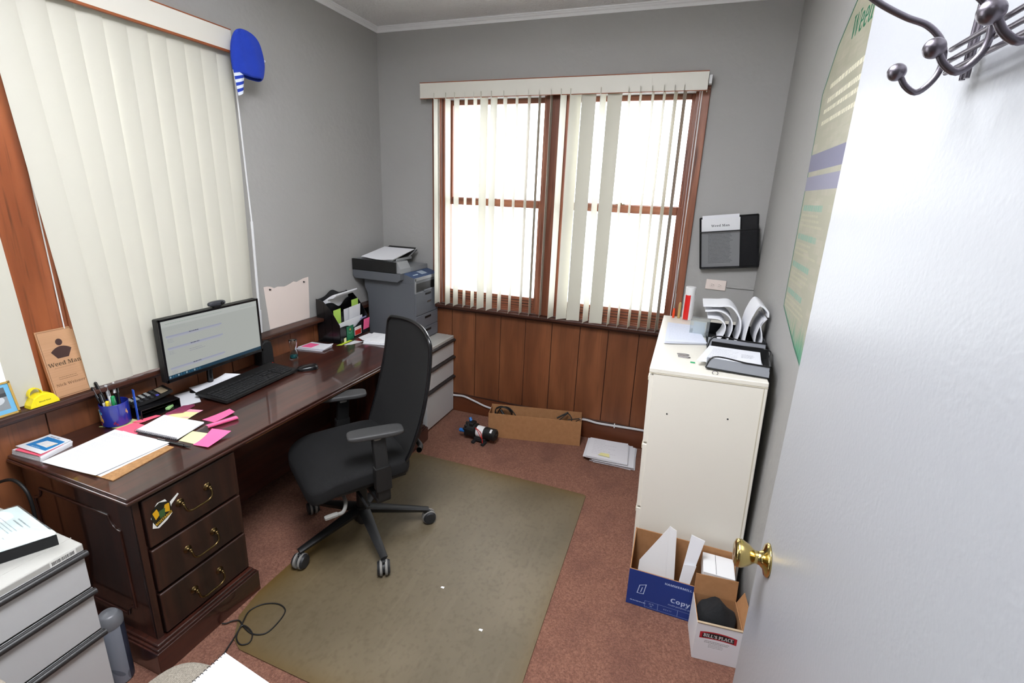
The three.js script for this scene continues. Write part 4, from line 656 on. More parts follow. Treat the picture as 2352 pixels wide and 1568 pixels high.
// ---------------------------------------------------------------- cream file cabinet and what stands on it
{
  const t = thing('file_cabinet', 'cream metal lateral file cabinet against the right wall by the window', 'file cabinet', [2.24, 0.0, 1.236]); t.rotation.z = 0.024; t.position.y = 0.001;
  const w = 0.46, h = 1.055, d = 1.025;
  part(t, 'body', bx(0.018, w, 0, h - 0.02, -d, 0, 0.004), m.cream); part(t, 'top', bx(0.0, w, h - 0.021, h, -d, 0.001, 0.004), m.cream);
  part(t, 'side_seam', bx(w - 0.016, w - 0.012, 0.02, h - 0.022, -0.0005, 0.0008, 0.0002), m.creamDark); part(t, 'top_seam', bx(0.0, w, h - 0.024, h - 0.0215, 0.0, 0.0018, 0.0003), m.creamDark);
  for (const [a, b] of [[0.7, 1.02], [0.37, 0.69], [0.04, 0.36]]) { const r = part(t, 'drawer', bx(0.0, 0.02, a, b, -d + 0.006, -0.006, 0.003), m.cream); part(r, 'pull', bx(-0.004, 0.006, b - 0.03, b - 0.012, -d + 0.02, -0.02, 0.002), m.creamDark); }
  for (const [x, y] of [[0.09, 0.855], [0.33, 0.875]]) part(t, 'screw_head', rod([x, y, -0.001], [x, y, 0.0012], 0.0035), m.darkGray);
}
const CT = 1.0665;                                   // top of the cabinet where things stand
const onCab = (x) => 1.0565 + (x - 2.24) * 0.024 + 0.0012;
{ // spray can
  const tex = ctex(512, 256, (g, w, h) => { fill(g, '#e4e4e6', 0, 0, w, h); fill(g, '#d4201c', 120, 10, 90, 150); fill(g, '#f4f4f4', 130, 58, 60, 26); g.fillStyle = '#fff'; g.font = 'bold 34px sans-serif'; g.fillText('3', 146, 48); fill(g, '#1c1c1e', 110, 190, 90, 66); lines(g, 300, 60, 160, 8, 18, '#b4b4b8', 4); });
  const t = thing('spray_can', 'white spray can with red and black label at the back of the cabinet', 'spray can', [2.352, onCab(2.352), 0.27], -2.44), r = 0.031;
  part(t, 'can', [lathe([[0, 0], [r - 0.001, 0], [r, 0.003], [r, 0.15], [r - 0.003, 0.154], [0, 0.155]], 36)], M(0xffffff, 0.3, { map: tex })); part(t, 'cap', lathe([[r - 0.002, 0.152], [r - 0.0015, 0.196], [r - 0.004, 0.2], [0, 0.2]], 36), m.white);
  const s = thing('screwdriver', 'thin tool with orange handle standing by the window end of the cabinet', 'tool', [2.272, onCab(2.272), 0.262]); part(s, 'handle', lathe([[0, 0], [0.007, 0.001], [0.0075, 0.03], [0.006, 0.055], [0.003, 0.06], [0, 0.06]], 18), m.orangePl); part(s, 'shaft', rod([0, 0.059, 0], [0, 0.15, 0], 0.002), m.steel);
  solo('paint_stick', 'short tan stick standing between the orange tool and the spray can', 'stick', lathe([[0, 0], [0.0085, 0.001], [0.0085, 0.085], [0.005, 0.098], [0, 0.1]], 16).translate(2.303, onCab(2.303), 0.262), m.tan);
}
solo('paper_stack', 'bluish white stack of lined sheets on the window side of the cabinet top', 'papers', [0, 1, 2].map((k) => sheet([[2.252 + 0.003 * k, 0.86], [2.452, 0.79 + 0.004 * k], [2.402, 0.48], [2.25, 0.465]], onCab(2.46) + 0.0045 * k, 0.004, (u, v) => 0.003 * u * v)), PF(ctex(256, 256, (g) => { fill(g, '#dfe4f2', 0, 0, 256, 256); lines(g, 16, 30, 220, 14, 15, '#c0c8dc', 2, 0.2); })));
{ // clear plastic holder with a card
  const t = thing('card_holder', 'small clear plastic card holder beside the rolled papers on the cabinet', 'card holder', [2.415, onCab(2.45), 0.61], -0.1);
  part(t, 'case', [bx(-0.045, 0.05, 0, 0.003, -0.05, 0.04, 0.001), bx(-0.045, 0.05, 0, 0.085, 0.037, 0.04, 0.001), bx(-0.045, -0.042, 0, 0.085, -0.05, 0.04, 0.001), bx(0.047, 0.05, 0, 0.085, -0.05, 0.04, 0.001), bx(-0.045, 0.05, 0.082, 0.085, -0.05, 0.04, 0.001)], m.clearGray); part(t, 'card', bx(-0.03, 0.03, 0.004, 0.075, 0.02, 0.024, 0.001), m.paper2);
}
{ // mesh letter tray in front, its papers, a second tray behind with paper rolls
  const tray = (label, pos, w, d, h) => {
    const t = thing('letter_tray', label, 'letter tray', pos), z1 = d / 2, x1 = w / 2;
    part(t, 'mesh_bottom', bx(-x1, x1, 0.0, 0.0025, -z1, z1, 0.0005), m.mesh); part(t, 'mesh_side', [bx(x1 - 0.002, x1, 0.002, h, -z1, z1, 0.0005), bx(-x1, x1, 0.002, h, -z1, -z1 + 0.002, 0.0005)], m.mesh);
    part(t, 'mesh_front', slab((u, v) => [-x1 + w * u, 0.003 + (h - 0.006) * v, z1 + 0.014 * (1 - v) - 0.01 * v], 2, 2, 0.002), M(0x8d9096, 0.6, { bumpMap: T.weave, bumpScale: 0.001 }), 'grey mesh front lip');
    const wire = (pts) => tube(pts, 0.0032, 40, 8); part(t, 'rim', [wire([[-x1, 0.003, z1 + 0.012], [-x1 + 0.02, h, z1 - 0.008], [x1 * 0.3, h, z1 - 0.008], [x1, h, z1 - 0.008]]), wire([[x1, h, z1 - 0.008], [x1, h, -z1], [-x1, h, -z1]].flatMap((p, i, a) => i ? [a[i - 1].map((q, k) => (q + p[k]) / 2), p] : [p])), wire([[-x1, 0.003, z1 + 0.013], [0, 0.003, z1 + 0.014], [x1, 0.003, z1 + 0.013]])], m.blackGloss);
    return t;
  };
  tray('black wire mesh letter tray at the near end of the cabinet top', [2.572, onCab(2.7), 1.04], 0.24, 0.26, 0.045).rotation.y = -0.1;
  tray('black wire mesh letter tray behind, under the rolled papers', [2.575, onCab(2.7), 0.73], 0.25, 0.3, 0.06);
  const pp = ctex(512, 384, (g, w, h) => { fill(g, '#e2e4ea', 0, 0, w, h); lines(g, 60, 50, 260, 18, 16, '#9a9ca6', 4, 0.5); lines(g, 340, 120, 120, 6, 16, '#8a8c96', 5, 0.3); });
  solo('paper_stack', 'printed sheets sticking out of the nearer mesh letter tray', 'papers', [sheet([[2.43, 1.115], [2.668, 1.085], [2.672, 0.93], [2.49, 0.93]], CT + 0.012, 0.005), sheet([[2.4, 1.14], [2.66, 1.1], [2.668, 0.95], [2.455, 0.945]], CT + 0.0175, 0.0025, (u, v) => 0.02 * v)], PF(pp));
  // folded paper bundles: cross-sections in (x, y), run along z
  const fold = (name, label, prof, z0, z1, th, shear = 0) => { const c = new THREE.CatmullRomCurve3(prof.map(([x, y]) => V3(x, y, 0))); return solo(name, label, 'papers', slab((u, v) => { const p = c.getPoint(u); return [p.x + shear * v * u, p.y, z1 - (z1 - z0) * v]; }, 40, 4, th), m.paper); };
  fold('paper_roll', 'nearest fold of bent papers flopping left over the cabinet top', [[2.44, 1.198], [2.5, 1.195], [2.528, 1.165], [2.525, 1.12], [2.505, 1.082]], 0.6, 0.76, 0.006);
  fold('paper_roll', 'middle fold of bent papers flopping left over the cabinet top', [[2.425, 1.225], [2.5, 1.232], [2.548, 1.2], [2.562, 1.15], [2.548, 1.082]], 0.58, 0.74, 0.006);
  fold('paper_roll', 'tallest left fold of bent papers with its flap hanging over the others', [[2.412, 1.252], [2.48, 1.258], [2.54, 1.262], [2.588, 1.21], [2.6, 1.15], [2.588, 1.082]], 0.56, 0.74, 0.008);
  fold('paper_roll', 'arched bundle of papers nearest the right wall on the cabinet', [[2.612, 1.085], [2.616, 1.16], [2.628, 1.23], [2.658, 1.29], [2.7, 1.262], [2.706, 1.235]], 0.56, 0.78, 0.008);
  fold('paper_roll', 'wavy rolled bundle of papers hanging under the arched bundle', [[2.7, 1.225], [2.68, 1.19], [2.69, 1.15], [2.695, 1.11], [2.682, 1.085], [2.665, 1.095], [2.66, 1.13], [2.668, 1.18], [2.685, 1.222]], 0.58, 0.78, 0.005);
  const clipp = (label, x, z, a) => { const c = thing('binder_clip', label, 'clip', [x, onCab(x) + 0.002, z], a); part(c, 'wire', tube([[-0.025, 0, 0.006], [0.02, 0, 0.008], [0.027, 0, 0], [0.02, 0, -0.008], [-0.02, 0, -0.006], [-0.026, 0.001, -0.002]], 0.0016, 40, 8), m.pewter); };
  clipp('bent wire clip lying on the cabinet top nearer the window', 2.345, 1.0, 0.1); clipp('bent wire clip lying on the cabinet top in front of the other clip', 2.35, 1.035, 0.0);
  solo('wire_ring', 'small wire ring hanging at the front lip of the letter tray', 'ring', new THREE.TorusGeometry(0.011, 0.0015, 8, 28).rotateX(0.5).translate(2.475, onCab(2.475) + 0.006, 1.218), m.pewter);
  solo('paper_flag', 'tiny green flag beside the papers of the nearer letter tray', 'flag', sheet([[2.378, 1.105], [2.398, 1.105], [2.398, 1.09], [2.378, 1.09]], onCab(2.4), 0.0008), M(0x28b070, 0.6));
}
// ---------------------------------------------------------------- right wall and the wall pocket
{
  const out = [[0.955, 2.06], [0.945, 2.17], [1.06, 2.31], [1.235, 2.42], [1.78, 2.42], [1.95, 2.3], [1.99, 2.17], [1.99, 1.34], [1.88, 1.24], [1.5, 1.2], [1.3, 1.245], [0.985, 1.335]];
  const tex = ctex(768, 1024, (g, w, h) => {
    fill(g, '#a3a18c', 0, 0, w, h); for (let i = 0; i < 400; i++) fill(g, 'rgba(214,210,188,0.08)', rnd() * w, rnd() * h, 60, 20);
    for (let i = 0; i < 900; i++) { const x = rnd() * w, l = 40 + 130 * rnd() * rnd(); g.fillStyle = `rgba(${50 + 30 * rnd() | 0},${136 + 20 * rnd() | 0},${96 + 20 * rnd() | 0},0.35)`; g.beginPath(); g.moveTo(x, h); g.lineTo(x + 10, h); g.lineTo(x + 8 - 12 * rnd(), h - l); g.fill(); }
    g.strokeStyle = '#1f6a4c'; g.lineWidth = 16; g.beginPath(); out.forEach(([z, y], i) => g[i ? 'lineTo' : 'moveTo']((z - 0.94) / 1.05 * w, h - (y - 1.2) / 1.22 * h)); g.closePath(); g.stroke();
    g.fillStyle = '#1f7050'; g.font = 'italic bold 70px serif'; g.save(); g.translate(200, 118); g.scale(0.8, 1.15); g.fillText('Weed Man', 0, 0); g.restore(); lines(g, 90, 200, 560, 2, 40, '#e4e0c8', 14, 0.2); lines(g, 70, 270, 620, 2, 34, '#dcd8c0', 12, 0.2);
    fill(g, '#74738c', 0, 400, w, 54); fill(g, '#86859a', 0, 470, w, 44);
    for (let k = 0; k < 8; k++) { const x = 50 + 360 * (k % 2), y = 560 + 92 * Math.floor(k / 2); lines(g, x, y, 240, 1, 10, '#7ea492', 18, 0.2); lines(g, x, y + 28, 260, 3, 16, '#b0ae94', 7, 0.4); }
  });
  const g = ext(out.map(([z, y]) => [z, y]), 0.003, 0), p = g.attributes.position, uv = g.attributes.uv;
  for (let i = 0; i < p.count; i++) uv.setXY(i, (p.getX(i) - 0.94) / 1.05, (p.getY(i) - 1.2) / 1.22);
  solo('poster', 'tall cream poster with green lettering, cut corners and green grass on the right wall', 'poster', g.rotateY(-Math.PI / 2).translate(W - 0.0008, 0, 0), PF(tex, 0.45));
}
{
  const t = thing('wall_pocket', 'tilted black mesh file pocket on the wall right of the window', 'wall pocket', [2.533, 1.517, 0.002]); t.rotation.z = 0.13;
  const a = 0.163, b = 0.155;
  part(t, 'back_plate', bx(-a, a, -b, b, 0, 0.003, 0.001), m.blackMat);
  part(t, 'mesh_front', bx(-a, a, -b, b - 0.085, 0.045, 0.047, 0.0006), M(0x1c1d20, 0.8, { transparent: true, opacity: 0.28 }), 'see-through mesh front');
  part(t, 'mesh_side', [bx(-a, -a + 0.002, -b, b - 0.06, 0.003, 0.046, 0.0005), bx(a - 0.002, a, -b, b - 0.06, 0.003, 0.046, 0.0005)], m.mesh);
  part(t, 'frame', [[[-a, b], [a, b]], [[-a, b], [-a, -b]], [[a, b], [a, -b]], [[-a, -b], [a, -b]]].flatMap(([p, q]) => [rod([...p, 0.004], [...q, 0.004], 0.004)]).concat([rod([-a, -b, 0.046], [a, -b, 0.046], 0.0045), rod([-a, b - 0.085, 0.046], [a, b - 0.085, 0.046], 0.0035), rod([-a, -b, 0.046], [-a, b - 0.085, 0.046], 0.0035), rod([a, -b, 0.046], [a, b - 0.085, 0.046], 0.0035), bx(-a, a, -b, -b + 0.004, 0.003, 0.046, 0.001)]), m.blackGloss);
  const sh = ctex(512, 704, (g, w, h) => { fill(g, '#e9eaec', 0, 0, w, h); g.fillStyle = '#55585c'; g.font = 'bold 46px serif'; g.fillText('Weed Man', 130, 120); lines(g, 90, 220, 330, 22, 20, '#74777c', 5, 0.15); });
  const P = (x0, x1, y0, y1, z) => slab((u, v) => [x0 + (x1 - x0) * u, y0 + (y1 - y0) * v, z + 0.006 * v], 2, 2, 0.0015).applyMatrix4(new THREE.Matrix4().makeRotationZ(0.13)).translate(2.533, 1.517, 0.002);
  solo('paper_sheet', 'printed white page standing in the black wall pocket', 'paper', [P(-0.155, 0.062, -0.148, 0.148, 0.026)], PF(sh), 'pages in the wall pocket');
  solo('paper_sheet', 'white page showing behind the printed page in the wall pocket', 'paper', [P(-0.15, 0.058, -0.148, 0.168, 0.018)], m.paper, 'pages in the wall pocket');
  const o = thing('power_outlet', 'beige double outlet plate mounted sideways on the wall above the file cabinet', 'outlet', [2.499, 1.243, 0.0006]); o.rotation.z = -0.02;
  part(o, 'plate', bx(-0.06, 0.06, -0.032, 0.032, 0, 0.008, 0.004), m.beige);
  for (const x of [-0.022, 0.022]) { const r = part(o, 'receptacle', [lathe([[0, 0], [0.0165, 0], [0.016, 0.003], [0, 0.003]], 24).rotateX(Math.PI / 2).translate(x, 0, 0.0075)], m.beige); part(r, 'slot', [bx(x - 0.006, x + 0.001, 0.004, 0.0055, 0.0102, 0.011, 0), bx(x - 0.006, x + 0.001, -0.0055, -0.004, 0.0102, 0.011, 0), ball(x + 0.0075, 0, 0.0105, 0.0018)], m.black); }
  solo('wire_raceway', 'grey painted wire cover running from the outlet to the room corner', 'cable cover', tri(bx(2.562, W - 0.001, 1.232, 1.246, 0.0005, 0.009, 0.002), 'x'), m.wall);
}
// ---------------------------------------------------------------- floor
{ // chair mat
  const o = [[0.714, 0.722], [1.3, 0.72], [1.9, 0.722], [1.915, 0.735], [1.938, 2.215], [1.926, 2.232], [0.87, 2.23], [0.81, 2.205], [0.738, 2.12], [0.712, 2.0]];
  const g = ext(o.map(([x, z]) => [x, -z]), 0.0042, 0.0012), p = g.attributes.position, uv = g.attributes.uv;
  for (let i = 0; i < p.count; i++) uv.setXY(i, (p.getX(i) - 0.712) / 1.226, 1 - (-p.getY(i) - 0.72) / 1.512);
  solo('chair_mat', 'worn yellowed plastic chair mat on the carpet under the office chair', 'chair mat', g.rotateX(-Math.PI / 2).translate(0, 0.0006, 0), M(0xffffff, 0.42, { map: T.mat }));
  for (const [x, z, l] of [[1.45, 1.668, 'tiny white paper scrap near the middle of the chair mat'], [1.7, 1.8, 'tiny white paper scrap near the right edge of the chair mat']]) solo('paper_scrap', l, 'paper scrap', sheet([[x - 0.008, z + 0.004], [x + 0.008, z + 0.005], [x + 0.009, z - 0.003], [x - 0.006, z - 0.004]], 0.0053, 0.0008, (u, v) => 0.003 * u * v, 3), m.paper);
}
{ // cords
  const P = [[0.712, 2.176], [0.727, 2.169], [0.736, 2.156], [0.76, 2.14], [0.805, 2.154], [0.864, 2.164], [0.909, 2.143], [0.915, 2.083], [0.897, 2.031], [0.847, 2.018], [0.788, 2.043], [0.763, 2.086], [0.788, 2.143], [0.82, 2.2], [0.864, 2.215], [0.884, 2.198], [0.87, 2.17], [0.836, 2.154], [0.8, 2.156], [0.812, 2.202], [0.836, 2.267], [0.9, 2.4], [1.0, 2.55]];
  solo('floor_cord', 'thin black cord looped on the carpet at the corner of the chair mat', 'cord', tube(P.map(([x, z], i) => [x, 0.0085 + ([4, 17].includes(i) ? 0.003 : i === 12 || i === 18 ? 0.0058 : 0), z]), 0.0026, 240, 8), m.black);
  solo('desk_cable', 'black cable curving down the wainscot behind the near end of the desk', 'cable', tube([[0.03, 0.64, 2.5], [0.08, 0.672, 2.46], [0.15, 0.69, 2.445], [0.2, 0.655, 2.44], [0.215, 0.5, 2.442], [0.2, 0.25, 2.445], [0.12, 0.02, 2.45]], 0.0055, 80, 10), m.black);
  const w = thing('wall_cable', 'white cable running along the skirting board below the window', 'cable');
  for (const dy of [0, 0.008]) part(w, 'cable', tube([[0.52, 0.14, 0.028], [0.649, 0.136, 0.028], [0.744, 0.142, 0.028], [0.842, 0.118, 0.028], [0.958, 0.088, 0.028], [1.2, 0.08, 0.027], [1.6, 0.12, 0.027], [1.744, 0.146, 0.027], [1.833, 0.139, 0.027], [1.964, 0.143, 0.027], [2.15, 0.15, 0.027], [2.6, 0.15, 0.027]].map(([x, y, z]) => [x, y + dy, z + dy * 0.2]), 0.004, 120, 8), m.whitePl);
  part(w, 'cable_clip', bx(1.96, 1.968, 0.132, 0.165, 0.0205, 0.036, 0.002), m.whitePl);
}
{ // long open cardboard box with black cables
  const t = thing('cardboard_box', 'long open brown cardboard box on the carpet below the window', 'box', [1.4, 0.0005, 0.165], 0.215), L = 0.34, D = 0.07, hh = 0.19;
  part(t, 'bottom', tri(bx(-L, L, 0, 0.005, -D, D, 0), 'x'), m.cardboard);
  for (const z of [-D, D - 0.005]) part(t, 'long_side', tri(bx(-L, L, 0.0052, hh + (z < 0 ? 0.012 : 0), z, z + 0.005, 0.001), 'x'), m.cardboard);
  for (const x of [-L, L - 0.005]) part(t, 'end_side', tri(bx(x, x + 0.005, 0.0052, hh, -D + 0.0052, D - 0.0052, 0.001), 'x'), m.cardboard);
  const at = (p) => { const c = Math.cos(0.215), s = Math.sin(0.215); return [1.4 + p[0] * c + p[2] * s, p[1], 0.165 - p[0] * s + p[2] * c]; };
  const coil = (cx, cy, rx, ry, n, z) => Array.from({ length: n }, (_, i) => at([cx + rx * Math.cos(i * 0.9), cy + ry * Math.sin(i * 0.9) + 0.003 * i / n, z + 0.02 * Math.sin(i * 1.7)]));
  solo('cable_bundle', 'coil of dark cable with connectors at the left end of the long box', 'cable', [tube(coil(-0.24, 0.165, 0.065, 0.055, 26, 0), 0.0036, 260, 8), tube([[-0.3, 0.12, 0.0], [-0.26, 0.2, -0.02], [-0.2, 0.215, 0], [-0.13, 0.15, 0.02]].map(at), 0.004, 60, 8), rod(at([-0.26, 0.19, 0.0]), at([-0.235, 0.165, 0.02]), 0.01), rod(at([-0.235, 0.165, 0.02]), at([-0.14, 0.15, 0.03]), 0.008)], m.black);
  solo('cable_bundle', 'dark cable with a pointed end at the right end of the long box', 'cable', [tube([[0.12, 0.13, 0], [0.17, 0.16, 0.02], [0.22, 0.2, 0.0], [0.24, 0.205, -0.02], [0.27, 0.17, 0.0], [0.25, 0.14, 0.01]].map(at), 0.004, 60, 8), rod(at([0.16, 0.17, 0.0]), at([0.24, 0.215, -0.02]), 0.006), rod(at([0.24, 0.165, 0.0]), at([0.325, 0.188, 0.01]), 0.0035), rod(at([0.3, 0.17, 0.02]), at([0.33, 0.192, 0.03]), 0.003), tube(coil(0.0, 0.12, 0.08, 0.03, 14, 0), 0.004, 120, 8)], m.black);
}
{ // small pump
  const t = thing('electric_pump', 'small black electric pump with white label lying on the carpet by the long box', 'pump', [1.045, 0.0008, 0.385], -0.08), y = 0.066; t.scale.setScalar(1.12);
  const cyl = (x0, x1, r, r2 = r) => rod([x0, y, 0], [x1, y, 0], r, r2, 32);
  part(t, 'motor', [cyl(-0.02, 0.052, 0.036), cyl(0.05, 0.118, 0.0385), cyl(0.116, 0.126, 0.0385, 0.03), cyl(0.125, 0.132, 0.012)], m.black); part(t, 'label', cyl(-0.008, 0.042, 0.0366), m.white, 'white wrapped label');
  part(t, 'label_strip', slab((u, v) => { const a = 0.2 + 0.7 * u; return [0.09 + 0.014 * v, y + 0.0392 * Math.cos(a), 0.0392 * Math.sin(a)]; }, 6, 1, 0.0006), m.white);
  part(t, 'pump_head', [cyl(-0.075, -0.018, 0.046), bx(-0.092, -0.07, y - 0.04, y + 0.04, -0.04, 0.04, 0.008), ...[0, 1, 2, 3, 4].map((k) => rod([-0.096, y + 0.038 * Math.cos(k * 1.257), 0.038 * Math.sin(k * 1.257)], [-0.02, y + 0.038 * Math.cos(k * 1.257), 0.038 * Math.sin(k * 1.257)], 0.009)), bx(-0.06, -0.03, y + 0.03, y + 0.056, -0.025, 0.03, 0.006)], m.black);
  part(t, 'port', [rod([-0.09, y - 0.005, 0.03], [-0.125, y - 0.005, 0.034], 0.012), rod([-0.07, y + 0.045, -0.02], [-0.085, y + 0.062, -0.03], 0.01)], M(0x1f6ab4, 0.4), 'blue port plugs');
  part(t, 'foot', [bx(-0.02, 0.06, 0.012, 0.034, -0.028, 0.036, 0.004), bx(-0.026, -0.004, 0, 0.016, 0.01, 0.06, 0.004), bx(0.044, 0.066, 0, 0.016, 0.01, 0.06, 0.004), bx(-0.026, 0.066, 0, 0.016, -0.05, -0.02, 0.004)], m.blackMat);
  for (const k of [0, 1]) part(t, 'lead', tube([[-0.016, y + 0.03, 0.024], [0.01, y + 0.028 - 0.014 * k, 0.034], [0.036, y + 0.016 - 0.03 * k, 0.042], [0.05, y - 0.02, 0.05], [0.056, y - 0.045, 0.056]], 0.0022, 40, 8), m.red, 'red lead wire');
}
{ // stack of papers on the floor
  const t = thing('paper_pile', 'untidy pile of white papers on the carpet beside the cream file cabinet', 'papers');
  for (let k = 0; k < 9; k++) { const dx = rr(-0.02, 0.02) + (k < 5 ? 0.05 : 0), dz = rr(-0.012, 0.015), a = rr(-0.1, 0.1), c = [[-0.14, 0.135], [0.14, 0.14], [0.135, -0.13], [-0.135, -0.13]].map(([x, z]) => [1.955 + dx + x * Math.cos(a) - z * Math.sin(a), 0.195 + dz + x * Math.sin(a) + z * Math.cos(a)]); part(t, 'sheets', sheet(c, 0.0008 + 0.0052 * k, 0.0048, (u, v) => 0.002 * Math.sin(u * 4 + k) * v + (k === 8 ? 0.004 * (1 - u) * (1 - v) : 0)), k === 8 ? PF(ruled('#e6e6ea', '#c4c4ca')) : m.paper2); }
  solo('sticky_note', 'pale yellow note stuck near the front edge of the floor paper pile', 'sticky note', sheet([[1.905, 0.315], [1.985, 0.318], [1.975, 0.275], [1.92, 0.28]], 0.0535, 0.0007), m.yellow);
}
{ // blue paper carton with envelopes
  const tex = ctex(768, 384, (g, w, h) => {
    fill(g, '#1c3a84', 0, 0, w, h); g.fillStyle = '#c4d2ea'; g.font = 'bold 30px sans-serif'; g.fillText('HAMMERMILL', 273, 66, 250); g.font = 'bold 62px sans-serif'; g.fillText('Copy', 330, 236); g.font = '22px sans-serif'; g.fillText('multi-purpose paper', 318, 274); g.font = '18px sans-serif'; g.fillText('20 lb', 176, 330); g.fillText('8.5 x 11', 290, 342); g.fillText('92', 186, 354);
    g.strokeStyle = '#8fa4d0'; g.lineWidth = 3; g.strokeRect(146, 302, 100, 66); g.strokeRect(246, 302, 150, 66); g.strokeRect(396, 302, 190, 66); lines(g, 30, 330, 130, 1, 8, '#c4d2ea', 8, 0.1);
    g.strokeStyle = '#c4d2ea'; g.lineWidth = 6; g.beginPath(); g.moveTo(78, 240); g.lineTo(92, 150); g.lineTo(140, 128); g.lineTo(126, 236); g.closePath(); g.stroke(); g.beginPath(); g.moveTo(104, 222); g.lineTo(114, 166); g.stroke();
  });
  const t = thing('paper_carton', 'open blue copy paper carton in front of the file cabinet', 'box', [2.455, 0.0005, 1.345]), a = 0.212, b = 0.075;
  part(t, 'bottom', tri(bx(-a, a, 0, 0.004, -b, b, 0), 'x'), m.cardboard);
  part(t, 'front_side', tri(bx(-a, a, 0.0042, 0.185, b - 0.004, b, 0.001), 'x'), m.cardboard); part(t, 'back_side', tri(bx(-a, a, 0.0042, 0.285, -b, -b + 0.004, 0.001), 'x'), m.cardboard);
  for (const x of [-a, a - 0.004]) part(t, 'end_side', tri(ext([[-b + 0.0042, 0.0042], [b - 0.0042, 0.0042], [b - 0.0042, 0.185], [-b + 0.0042, 0.28]], 0.004, 0).rotateY(-Math.PI / 2).translate(x + 0.004, 0, 0), 'y'), m.cardboard);
  part(t, 'printed_face', slab((u, v) => [-a + 2 * a * u, 0.001 + 0.183 * v, b + 0.0012], 1, 1, 0.001), PF(tex, 0.45), 'blue printed front');
  const E = (c3, th = 0.003) => slab((u, v) => [0, 1, 2].map((k) => (c3[0][k] * (1 - u) + c3[1][k] * u) * (1 - v) + (c3[3][k] * (1 - u) + c3[2][k] * u) * v), 4, 4, th);
  solo('envelope', 'tall white folded envelope at the left of the blue carton', 'envelope', [E([[2.275, 0.03, 1.4], [2.44, 0.03, 1.39], [2.415, 0.362, 1.33], [2.385, 0.375, 1.325]], 0.004), E([[2.272, 0.03, 1.4015], [2.4, 0.03, 1.3965], [2.384, 0.372, 1.3275], [2.278, 0.2, 1.372]], 0.002)], m.white);
  solo('envelope', 'white envelope with grey flap leaning beside the tall one in the blue carton', 'envelope', [E([[2.44, 0.06, 1.4], [2.475, 0.06, 1.4], [2.53, 0.36, 1.345], [2.475, 0.37, 1.34]], 0.004), E([[2.445, 0.08, 1.4035], [2.48, 0.08, 1.4035], [2.51, 0.25, 1.3755], [2.462, 0.245, 1.3765]], 0.001)], m.paper);
  const wb = thing('white_box', 'flat white box lying in the right half of the blue carton', 'box', [2.598, 0.2, 1.345]); part(wb, 'carton', bx(-0.062, 0.062, 0, 0.06, -0.062, 0.06, 0.002), m.white); part(wb, 'seam', bx(-0.012, -0.0105, 0.0601, 0.0606, -0.06, 0.058, 0), m.darkGray); part(wb, 'dot', rod([0.06, 0.03, 0.0598], [0.06, 0.03, 0.0608], 0.004), m.darkGray);
}
{ // small printed box
  const tex = ctex(512, 512, (g, w, h) => { fill(g, '#e8e8ec', 0, 0, w, h); g.save(); g.translate(256, 150); g.fillStyle = '#b82430'; g.beginPath(); g.moveTo(-210, -40); g.quadraticCurveTo(0, -90, 210, -40); g.lineTo(210, 50); g.quadraticCurveTo(0, 20, -210, 50); g.fill(); g.fillStyle = '#1a1a1a'; g.beginPath(); g.moveTo(-180, -26); g.quadraticCurveTo(0, -70, 180, -26); g.lineTo(180, 36); g.quadraticCurveTo(0, 8, -180, 36); g.fill(); g.fillStyle = '#f4f4f4'; g.font = 'bold 62px serif'; g.textAlign = 'center'; g.fillText("BILL'S PLACE", 0, 18, 340); g.restore(); lines(g, 110, 220, 290, 2, 20, '#8c8c90', 8, 0.1); lines(g, 160, 262, 200, 3, 20, '#a0a0a6', 7, 0.2); });
  const t = thing('printed_box', 'small white open box with red and black sign print, holding black cloth', 'box', [2.598, 0.0005, 1.505], 0.1), a = 0.082, b = 0.075, hh = 0.175, card2 = m.cardboard;
  part(t, 'bottom', tri(bx(-a, a, 0, 0.003, -b, b, 0)), card2);
  part(t, 'front_side', tri(bx(-a, a, 0.0032, hh, b - 0.003, b, 0.0006)), card2); part(t, 'back_side', tri(bx(-a, a, 0.0032, hh, -b, -b + 0.003, 0.0006)), card2);
  for (const x of [-a, a - 0.003]) part(t, 'end_side', tri(bx(x, x + 0.003, 0.0032, hh, -b + 0.0032, b - 0.0032, 0.0006)), card2);
  part(t, 'printed_face', slab((u, v) => [-a + 2 * a * u, 0.001 + (hh - 0.003) * v, b + 0.0011], 1, 1, 0.001), PF(tex, 0.5), 'white printed front'); part(t, 'white_side', bx(-a - 0.001, -a - 0.0001, 0.001, hh - 0.001, -b, b, 0), m.white);
  part(t, 'back_flap', tri(slab((u, v) => [-a + 2 * a * u, hh + 0.001 + 0.085 * v, -b + 0.003 - 0.012 * v], 1, 1, 0.003)), card2); part(t, 'right_flap', tri(slab((u, v) => [a + 0.004 + 0.024 * v, hh - 0.012 + 0.06 * v, b - 2 * b * u], 1, 1, 0.003)), card2); part(t, 'front_flap_edge', bx(-a, a, hh, hh + 0.004, b - 0.006, b + 0.003, 0.0015), M(0xb9a488, 0.7));
  const g = pillow(0.07, 0.05, 0.062, 0.9, 0.8, 36, 20), p = g.attributes.position; for (let i = 0; i < p.count; i++) { const x = p.getX(i), y = p.getY(i), z = p.getZ(i); p.setY(i, y + 0.012 * Math.sin(x * 70 + 1) + 0.008 * Math.sin(z * 60 + x * 30)); p.setX(i, x + 0.004 * Math.sin(y * 120)); } g.computeVertexNormals();
  solo('black_cloth', 'crumpled black cloth filling the small printed box', 'cloth', tri(g.rotateY(0.1).translate(2.596, 0.155, 1.503)), M(0x17181a, 0.95, { bumpMap: T.weave, bumpScale: 0.002 }));
}
